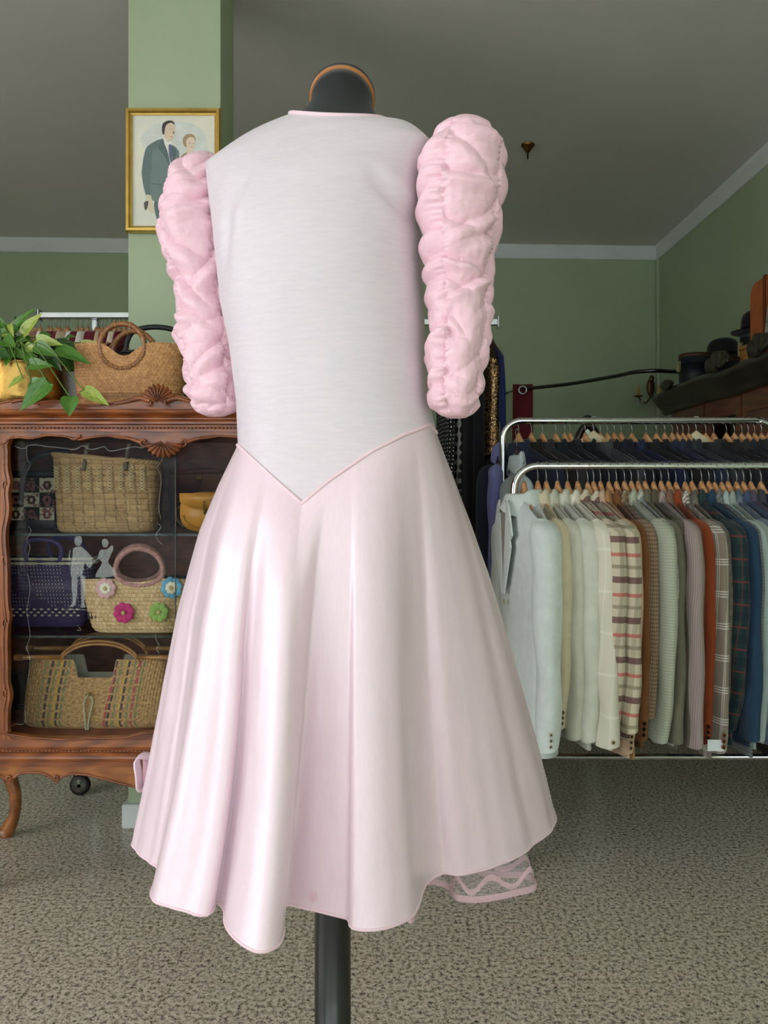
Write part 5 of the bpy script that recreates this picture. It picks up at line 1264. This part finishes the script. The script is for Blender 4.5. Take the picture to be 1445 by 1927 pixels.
# ---- evening wear rail behind the dress
DM = 3.35; KM = DM/F; ZM = H-(607-YH)*KM; xe = (936-CX)*KM
r = thing('garment_rail', 'square chrome garment rail with evening gowns, mostly hidden behind the pink dress', 'clothes rail', (xe, DM, 0))
ob('bar', box(xe-1.0, xe, DM-.012, DM+.012, ZM-.012, ZM+.014, .002), M_chrome2, r, smooth=False); ob('end_plate', box(xe-.001, xe+.004, DM-.02, DM+.02, ZM-.024, ZM+.026, .001), M_chrome2, r, smooth=False)
for x in (xe-.35, xe-.95):
    p_ = ob('post', box(x-.014, x+.014, DM+.02, DM+.048, .02, ZM+.012, .002), M_chrome2, r, smooth=False); ob('foot', box(x-.02, x+.02, DM-.25, DM+.3, 0, .024, .004), M_chrome2, p_, smooth=False)
def sequin():
    m, t, b = newmat('bronze sequins'); v = coords(t, 'Object'); vo = N(t, 'ShaderNodeTexVoronoi'); vo.inputs['Scale'].default_value = 230; t.links.new(v, vo.inputs['Vector'])
    t.links.new(ramp(t, vo.outputs['Color'], [(.25, lin((30, 20, 16))), (.55, lin((116, 86, 54))), (.9, lin((206, 172, 118)))]), b.inputs['Base Color']); b.inputs['Metallic'].default_value = .8; b.inputs['Roughness'].default_value = .3
    bump(t, b, vo.outputs['Color'], 1, .01); return m
def dots(name, bg, fg, sc, th_):
    m, t, b = newmat(name); v = coords(t, 'UV'); vo = N(t, 'ShaderNodeTexVoronoi', voronoi_dimensions='2D'); vo.inputs['Scale'].default_value = sc; vo.inputs['Randomness'].default_value = .25; t.links.new(v, vo.inputs['Vector'])
    t.links.new(mixc(t, math_n(t, 'LESS_THAN', vo.outputs['Distance'], th_), lin(bg), lin(fg)), b.inputs['Base Color']); b.inputs['Roughness'].default_value = .85; return m
GW = [(838, 'black gown with white polka dots behind the pink sleeve', dots('white dots', (18, 18, 22), (214, 214, 216), 60, .18), 8, dict(L=1.25, half=.13, th=.02)),
      (852, 'grey gown printed with black rings beside the polka dot gown', dots('black rings', (142, 140, 136), (26, 26, 28), 26, .36), 8, dict(L=1.1, half=.12, th=.014)),
      (868, 'black velvet gown on the evening rail, beside the ring print gown', plain((20, 20, 24)), 12, dict(L=1.4, half=.14, th=.024)),
      (885, 'long black gown beside the bronze sequinned top', plain((24, 25, 30)), 14, dict(L=1.4, half=.14, th=.022)),
      (905, 'bronze and black sequinned top on the evening rail', sequin(), 22, dict(L=.46, half=.13, th=.03)),
      (918, 'dark maroon dress behind the sequinned top', plain((66, 22, 34)), 12, dict(L=.5, half=.1, th=.012)),
      (924, 'navy blue gown at the end of the evening rail', plain((30, 40, 84)), 16, dict(L=1.3, half=.13, th=.016))]
for i, (px, lab, mt, a, kw) in enumerate(GW):
    x = (px-CX)*KM
    g_ = jacket((x, DM, ZM), math.radians(a), lab, mt, 500+i, name='gown', cat='dress', buttons=0, sleeves=False, collar=False, group='garments on the evening rail', **kw)
    hanger((x, DM, ZM), math.radians(a), 'thin dark hanger on the square evening rail', 'hangers on the evening rail', ME_THIN)
# ---- rail with maroon clothes behind the cabinet
DL = 3.06; KL = DL/F; ZL = H-(594-YH)*KL; xl = (76-CX)*KL; xr = -.1
r = thing('garment_rail', 'wide chrome garment rail of maroon and cream clothes behind the display cabinet', 'clothes rail', ((175-CX)*KL, DL, 0))
ob('bar', box(xl, xr, DL-.014, DL+.014, ZL-.012, ZL+.012, .003), M_chrome2, r, smooth=False); ob('end_plate', box(xl-.004, xl+.001, DL-.02, DL+.02, ZL-.02, ZL+.022, .001), M_chrome2, r, smooth=False)
for x in ((175-CX)*KL, xr-.15):
    p_ = ob('post', box(x-.012, x+.012, DL+.016, DL+.04, .1, ZL+.01, .002), M_chrome2, r, smooth=False); ob('foot_bar', box(x-.014, x+.014, DL-.11, DL+.4, .1, .125, .003), M_chrome2, p_, smooth=False)
    for y in (DL-.09, DL+.38):
        ob('caster_fork', join(box(x-.034, x-.028, y-.017, y+.017, .03, .098), box(x-.034, x+.014, y-.017, y-.013, .036, .098), box(x-.034, x+.014, y-.017, y+.017, .088, .1)), M_chrome2, p_, smooth=False)
        ob('caster_wheel', lathe([(.016, -.012), (.030, -.013), (.037, -.007), (.037, .007), (.030, .013), (.016, .012)], (x-.004, y-.028, .0372), 28, 'y'), M_black, p_); ob('wheel_hub', lathe([(.008, -.0165), (.024, -.0135), (.024, .0135), (.012, .0145)], (x-.004, y-.028, .0372), 20, 'y'), M_chrome2, p_)
LC = [(66, (196, 188, 172)), (76, (150, 110, 90)), (92, (226, 220, 206)), (97, (92, 26, 40)), (107, (98, 22, 40)), (113, (84, 18, 34)), (124, (104, 24, 42)), (129, (176, 158, 132)), (146, (208, 204, 196)), (155, (92, 20, 38)), (166, (206, 200, 190)), (181, (96, 22, 40)), (187, (108, 26, 44)), (193, (86, 20, 36)), (200, (186, 160, 132)), (209, (94, 22, 38)), (217, (80, 20, 34)), (226, (204, 190, 170)), (236, (90, 22, 38)), (262, (88, 22, 38)), (300, (96, 24, 40)), (345, (190, 180, 160))]
for i, (px, c) in enumerate(LC):
    x = (px-CX)*KL; mr = c[0] < 120
    hanger((x, DL, ZL), math.radians(-24+rr.uniform(-5, 5)), 'wooden hanger with a '+('maroon' if mr else 'brown' if c == (150, 110, 90) else 'cream' if c[2] > 165 else 'beige')+' jacket on the wide rail behind the cabinet', 'hangers on the rail behind the cabinet', ME_ARMS)
    jacket((x, DL, ZL), math.radians(-24+rr.uniform(-5, 5)), 'maroon jacket on the wide rail behind the display cabinet' if mr else ('brown jacket on the rail behind the pothos' if c == (150, 110, 90) else ('cream' if c[2] > 165 else 'beige')+' jacket on the wide rail behind the display cabinet'), plain(c), 600+i, group=('maroon clothes behind the cabinet' if mr else 'pale clothes behind the cabinet') if c != (150, 110, 90) else None, buttons=0, th=.012, half=.16, L=.75)

# ------------------------------------------------------------------ fitting-room curtain and its rod
ZR = 1.845
rod = []
for px, py in ((972, 733), (982, 732), (1068, 723), (1154, 708.6), (1193, 700.5), (1232, 697.7), (1262, 699)):
    d = (ZR-H)*F/(YH-py); rod.append(((px-CX)*d/F, d, ZR))
rod += [(1.85, rod[-1][1]+.03, ZR), (XR-.004, rod[-1][1]+.04, ZR)]
r = thing('curtain_rod', 'curved dark chrome curtain rod running from the red curtain to the right wall', 'curtain rod', rod[-1])
ob('rod', tube(spline(rod, 8), .012, 12), mk('dark chrome', (80, 80, 82), .2, 1, var=.05), r); ob('wall_flange', lathe([(.03, -.006), (.026, 0)], (XR-.004, rod[-1][1], ZR), 20, 'x'), M_chrome2, r)
e0 = Vector(rod[1]); dc = e0.y
ob('ceiling_stay', tube([(rod[0][0], rod[0][1], ZR), (rod[0][0]-.03, YB-.06, ZR+.02)], .008, 8), mk('dark chrome', (80, 80, 82)), r)
cur = thing('curtain', 'dark red fitting room curtain with a steel eyelet threaded on the curved rod', 'curtain', (e0.x, dc, .03))
x0, x1 = (964-CX)*dc/F, (1001-CX)*dc/F
A = []
for i in range(41):
    t = i/40; row = []
    for j in range(24):
        s = j/23; row.append((x0+(x1-x0)*s+.01*math.sin(s*7)*t-(.012*t), dc-.03+.05*math.sin(s*PI)*(.4+.6*t)+.025*math.sin(s*9)*t, ZR+.03-t*(ZR)))
    A.append(row)
o = ob('cloth', grid(A), mk('dark red cloth', (104, 14, 32), .85, var=.1, vs=12, sheen=.2), cur); md = o.modifiers.new('thick', 'SOLIDIFY'); md.thickness = .004
ob('eyelet', tube([(e0.x+.026*math.cos(a), dc-.032, ZR-.012+.026*math.sin(a)) for a in np.linspace(0, 2*PI, 25)[:-1]], .007, 8, closed=True), M_chrome2, cur)
# ------------------------------------------------------------------ ceiling hook with cord
hk = P(993, 275, (ZC-H)*F/(YH-272)); hz = ZC
r = thing('ceiling_hook', 'small brass ceiling canopy with a thin cord pulled aside', 'ceiling fitting', (hk.x, hk.y, ZC-.09))
ob('canopy', lathe([(.036, 0), (.037, -.004), (.03, -.012), (.018, -.028), (.010, -.042), (.003, -.044)], (hk.x, hk.y, ZC-.001), 24), mk('aged brass', (120, 84, 40), .3, .9, var=.2, vs=40), r)
ob('stem', tube([(hk.x, hk.y, ZC-.04), (hk.x, hk.y, ZC-.078)], .0045, 8), mk('dark brass', (52, 42, 30), .4, .8), r)
ob('cord', tube(spline([(hk.x, hk.y, ZC-.076), (hk.x-.05, hk.y, ZC-.12), (hk.x-.16, hk.y, ZC-.19), (hk.x-.5, hk.y, ZC-.33)], 8), .0016, 5), mk('cord', (176, 150, 104), .8), r)
# ------------------------------------------------------------------ tall mirror behind the rails
dm = 4.3; km = dm/F; mx = (1106-CX)*km; zt = H-(800-YH)*km
r = thing('standing_mirror', 'dark oval framed standing mirror with a round finial behind the dark jackets', 'mirror', (mx, dm, 0))
ov = [(mx+.115*math.sin(a), dm, zt-.62+.62*math.cos(a)) for a in np.linspace(0, 2*PI, 49)[:-1]]
ob('frame', tube(ov, .02, 10, closed=True), M_dwood, r); ob('finial', ell((mx, dm, zt+.03), .032, .02, .026, 14, 8), M_dwood, r)
v = [(p[0], dm+.004, p[2]) for p in ov]; ob('glass', (v, [tuple(range(len(v)))]), mk('mirror glass', (200, 204, 204), .05, 1, var=.01), r, smooth=False)
for s in (-1, 1): ob('leg', tube([(mx+s*.07, dm, .16), (mx+s*.16, dm-.14, .012)], .014, 8), M_dwood, r); ob('leg', tube([(mx+s*.07, dm+.01, .16), (mx+s*.16, dm+.16, .012)], .014, 8), M_dwood, r)
ob('stretcher', tube([(mx-.08, dm, .16), (mx+.08, dm, .16)], .016, 8), M_dwood, r)
# ------------------------------------------------------------------ wall sconce
dw = 5.93; kw_ = dw/F; sc = P(1226, 728, dw)
r = thing('wall_sconce', 'bronze wall sconce with two candles and glass drops near the room corner', 'sconce', (sc.x, dw, sc.z-.15))
MBz = mk('aged bronze', (96, 74, 44), .35, .8, var=.25, vs=30)
ob('back_plate', ell((sc.x, dw+.02, sc.z+.0), .03, .014, .07, 14, 10), MBz, r); ob('ornament', ell((sc.x, dw, sc.z+.06), .02, .014, .028, 12, 8), MBz, r)
for px, dy in ((1201, -.05), (1240, -.07)):
    q = P(px, 745, dw+dy); am = ob('arm', tube(spline([(sc.x, dw, sc.z-.06), ((sc.x+q.x)/2, dw+dy*.6, q.z-.05), (q.x, q.y, q.z-.012)], 6), .005, 6), MBz, r)
    ob('drip_pan', lathe([(.008, -.012), (.034, -.004), (.036, 0), (.01, -.002)], (q.x, q.y, q.z), 20), MBz, am)
    ob('candle', lathe([(.011, 0), (.011, .075), (.004, .082)], (q.x, q.y, q.z), 14), mk('candle wax', (196, 160, 100), .6), r)
    for a in range(6):
        c = (q.x+.032*math.cos(a*PI/3), q.y+.032*math.sin(a*PI/3), q.z-.035); ob('glass_drop', ell(c, .006, .006, .018, 6, 4), mk('crystal', (196, 202, 198), .08, .3, var=.05), am, smooth=False)
    ob('glass_drop', ell((q.x, q.y, q.z-.07), .01, .01, .024, 6, 4), mk('crystal', (196, 202, 198)), am, smooth=False)
# ------------------------------------------------------------------ dark wardrobe on the right wall with hats
WX, WY0, WY1, WZ = 1.62, 2.95, 4.5, 1.67
wd = thing('wardrobe', 'large mahogany wardrobe with a dark carved cornice against the right wall', 'wardrobe', ((WX+XR)/2, (WY0+WY1)/2, 0))
ob('body', join(box(WX+.02, XR-.02, WY0, WY0+.03, .08, WZ-.1), box(WX+.02, XR-.02, WY1-.03, WY1, .08, WZ-.1), box(XR-.04, XR-.02, WY0+.03, WY1-.03, .08, WZ-.1), box(WX+.02, XR-.04, WY0+.03, WY1-.03, .08, .12), box(WX+.02, XR-.04, WY0+.03, WY1-.03, WZ-.13, WZ-.1)), M_rwood, wd, smooth=False)
ob('plinth', box(WX, XR-.02, WY0-.02, WY1+.02, 0, .08, .01), M_dwood, wd)
def wpy(px): return WX*F/(px-CX)
# cornice with a raised middle
prof = [(.0, -.10), (-.02, -.10), (-.03, -.085), (-.03, -.07), (-.055, -.05), (-.075, -.02), (-.085, -.008), (-.085, .012), (-.07, .02), (.1, .02)]
A = []
for y in np.linspace(WY0-.06, WY1+.06, 60):
    u = (y-WY0)/(WY1-WY0); lift = .006*math.sin(u*9+1)+.004*math.sin(u*23)
    A.append([(WX+a, y, WZ+z+lift*(1 if z > -.09 else .6)) for a, z in prof])
fixn(ob('cornice', caps(grid(A, cv=True), 60, len(prof)), M_dwood, wd))
ob('top_board', box(WX+.0, XR-.012, WY0-.04, WY1+.04, WZ-.1, WZ+.005), M_dwood, wd, smooth=False)
for y, hh, wdt in ((3.65, .085, .13), (4.3, .05, .07), (3.24, .085, .1)):      # carved crests
    A = []
    for i in range(7):
        rr_ = .15+.85*i/6; A.append([(WX-.075-.014*abs(math.sin(3.5*t*PI))*rr_, y+wdt*rr_*math.cos(.15+t*(PI-.3)), WZ+.015+hh*rr_*math.sin(.15+t*(PI-.3))*(.85+.15*abs(math.sin(3.5*t*PI)))) for t in np.linspace(0, 1, 43)])
    o = ob('carved_crest', grid(A), M_dwood, wd); md = o.modifiers.new('thick', 'SOLIDIFY'); md.thickness = .02
# doors on the front face
def door(ya, yb, glass):
    dr = ob('door', join(box(WX, WX+.02, ya, ya+.055, .1, WZ-.1), box(WX, WX+.02, yb-.055, yb, .1, WZ-.1), box(WX, WX+.02, ya+.055, yb-.055, .1, .17), box(WX, WX+.02, ya+.055, yb-.055, WZ-.19, WZ-.1)), M_rwood, wd, smooth=False)
    ob('glass_pane' if glass else 'door_panel', box(WX+.008, WX+.013, ya+.055, yb-.055, .17, WZ-.19), M_vglass if glass else M_rwood, dr, smooth=False)
    ob('handle', ell((WX-.012, ya+.03, 1.0), .012, .012, .02, 10, 6), MBz, dr)
door(WY0+.03, wpy(1396), False); door(wpy(1394), wpy(1326), True); door(wpy(1324), WY1-.005, False)
# things on the wardrobe: top surface level
ZW = WZ+.02; MH = mk('black felt', (12, 12, 13), .95, var=.2, vs=60, sheen=.15); xw = 1.74
def ontop(px, py, x): d = x*F/(px-CX); return Vector((x, d, H-(py-YH)*d/F))
def hat(c, R, h, br, label, name='hat', rise=.012):
    r = thing(name, label, 'hat', tuple(c), None)
    ob('crown', lathe([(R, 0), (R*1.0, h*.35), (R*.97, h*.6), (R*.82, h*.85), (R*.5, h*.98), (.01, h)], tuple(c), 36), MH, r)
    A = [[(c[0]+(R-.004+(br+.004)*q)*math.cos(a), c[1]+(R-.004+(br+.004)*q)*math.sin(a), c[2]+.006+rise*q*q*(1+.4*math.cos(2*a))) for a in np.linspace(0, 2*PI, 41)[:-1]] for q in np.linspace(0, 1, 6)]
    o = ob('brim', grid(A, cv=True), MH, r); md = o.modifiers.new('thick', 'SOLIDIFY'); md.thickness = .004
    ob('hat_band', lathe([(R+.001, .006), (R+.002, .008), (R+.001, .03)], tuple(c), 36), mk('ribbon band', (20, 20, 22), .4), r); return r
def hatbox(c, R, h, label, body_, rimm):
    r = thing('hat_box', label, 'hat box', tuple(c)); ob('drum', lathe([(R, 0), (R, h*.74)], tuple(c), 40), body_, r); ob('lid', lathe([(R*1.03, h*.72), (R*1.03, h*.96), (R*1.0, h)], tuple(c), 40), body_, r)
    ob('rim_band', lathe([(R*1.035, h*.9), (R*1.04, h*.93), (R*1.035, h*.985)], tuple(c), 40), rimm, r); ob('clasp', box(c[0]-R-.012, c[0]-R+.0, c[1]-.02, c[1]+.02, c[2]+h*.5, c[2]+h*.8, .003), mk('ivory tag', (170, 156, 120), .5), r); return r
MNv = mk('dark blue leather box', (24, 28, 38), .5, var=.2, vs=14); MBr = mk('tan leather trim', (96, 58, 40), .5, var=.2)
hatbox(Vector((1.72, 4.42, ZW)), .08, .2, 'dark blue hat box with tan leather rim at the end of the wardrobe', MNv, MBr)
hatbox(Vector((1.90, 4.47, ZW)), .085, .18, 'dark hat box carrying the bowler hat', MNv, MBr)
hat(Vector((1.90, 4.47, ZW+.18)), .086, .118, .028, 'round black bowler hat resting on a hat box beside the carved crest', 'bowler_hat')
hatbox(Vector((1.88, 4.05, ZW)), .064, .24, 'tall narrow black box carrying the black felt hat', mk('black box card', (28, 29, 31), .6), mk('grey trim', (60, 62, 64), .5))
hat(Vector((1.88, 4.05, ZW+.24)), .063, .115, .048, 'black felt hat with wide brim beside the orange suitcase', 'felt_hat', .004)
bx_ = thing('small_box', 'amber coloured small box in front of the black hat box on the wardrobe', 'box', (1.64, 3.57, ZW)); ob('carton', box(1.61, 1.66, 3.53, 3.61, ZW, ZW+.085, .003), mk('amber card', (150, 98, 44), .6), bx_); ob('lid', box(1.607, 1.663, 3.527, 3.613, ZW+.07, ZW+.088, .002), mk('amber card', (150, 98, 44)), bx_)
sc_ = thing('suitcase', 'upright orange brown leather suitcase on top of the wardrobe', 'suitcase', (1.77, 3.55, ZW)); MO = mk('orange leather', (176, 88, 30), .45, var=.15, vs=10)
pl = [(y+.32, z) for y, z in [(3.06+.03, 0), (3.38-.03, 0), (3.38, .03), (3.38, .34), (3.365, .375), (3.33, .39), (3.06+.05, .4), (3.06, .36), (3.06, .03)]]
v, f = prism([(y, ZW+z) for y, z in pl], 1.70, 1.84, 'x'); fixn(ob('shell', (v, f), MO, sc_, smooth=False)); ob('handle', tube(spline([(1.77, 3.5, ZW+.39), (1.77, 3.53, ZW+.42), (1.77, 3.6, ZW+.42), (1.77, 3.63, ZW+.39)], 5), .008, 8), MO, sc_)
for y in (3.46, 3.56): ob('strap', box(1.696, 1.844, y-.012, y+.012, ZW-.0, ZW+.401, .002), mk('dark strap', (110, 52, 22), .5), sc_)
sp_ = thing('sequin_bag', 'silvery beaded bag standing in front of the orange suitcase', 'handbag', (1.66, 3.34, ZW))
m, t, b = newmat('silver beads'); vo = N(t, 'ShaderNodeTexVoronoi'); vo.inputs['Scale'].default_value = 160; t.links.new(coords(t, 'Object'), vo.inputs['Vector']); t.links.new(ramp(t, vo.outputs['Color'], [(.2, lin((120, 112, 98))), (.8, lin((226, 220, 204)))]), b.inputs['Base Color']); b.inputs['Metallic'].default_value = .4; b.inputs['Roughness'].default_value = .35; bump(t, b, vo.outputs['Distance'], .8, .008)
v, f = prism([(3.25, ZW+.04), (3.42, ZW+.04), (3.435, ZW+.12), (3.41, ZW+.23), (3.39, ZW+.26), (3.27, ZW+.26), (3.24, ZW+.13)], 1.64, 1.685, 'x'); fixn(ob('pouch', (v, f), m, sp_, smooth=False)); ob('frame_clasp', box(1.645, 1.68, 3.27, 3.39, ZW+.258, ZW+.27, .003), M_chrome2, sp_); ob('fringe', join(*[tube([(1.66, y, ZW+.045), (1.66, y+.003, ZW)], .004, 5) for y in np.linspace(3.26, 3.41, 14)]), m, sp_)
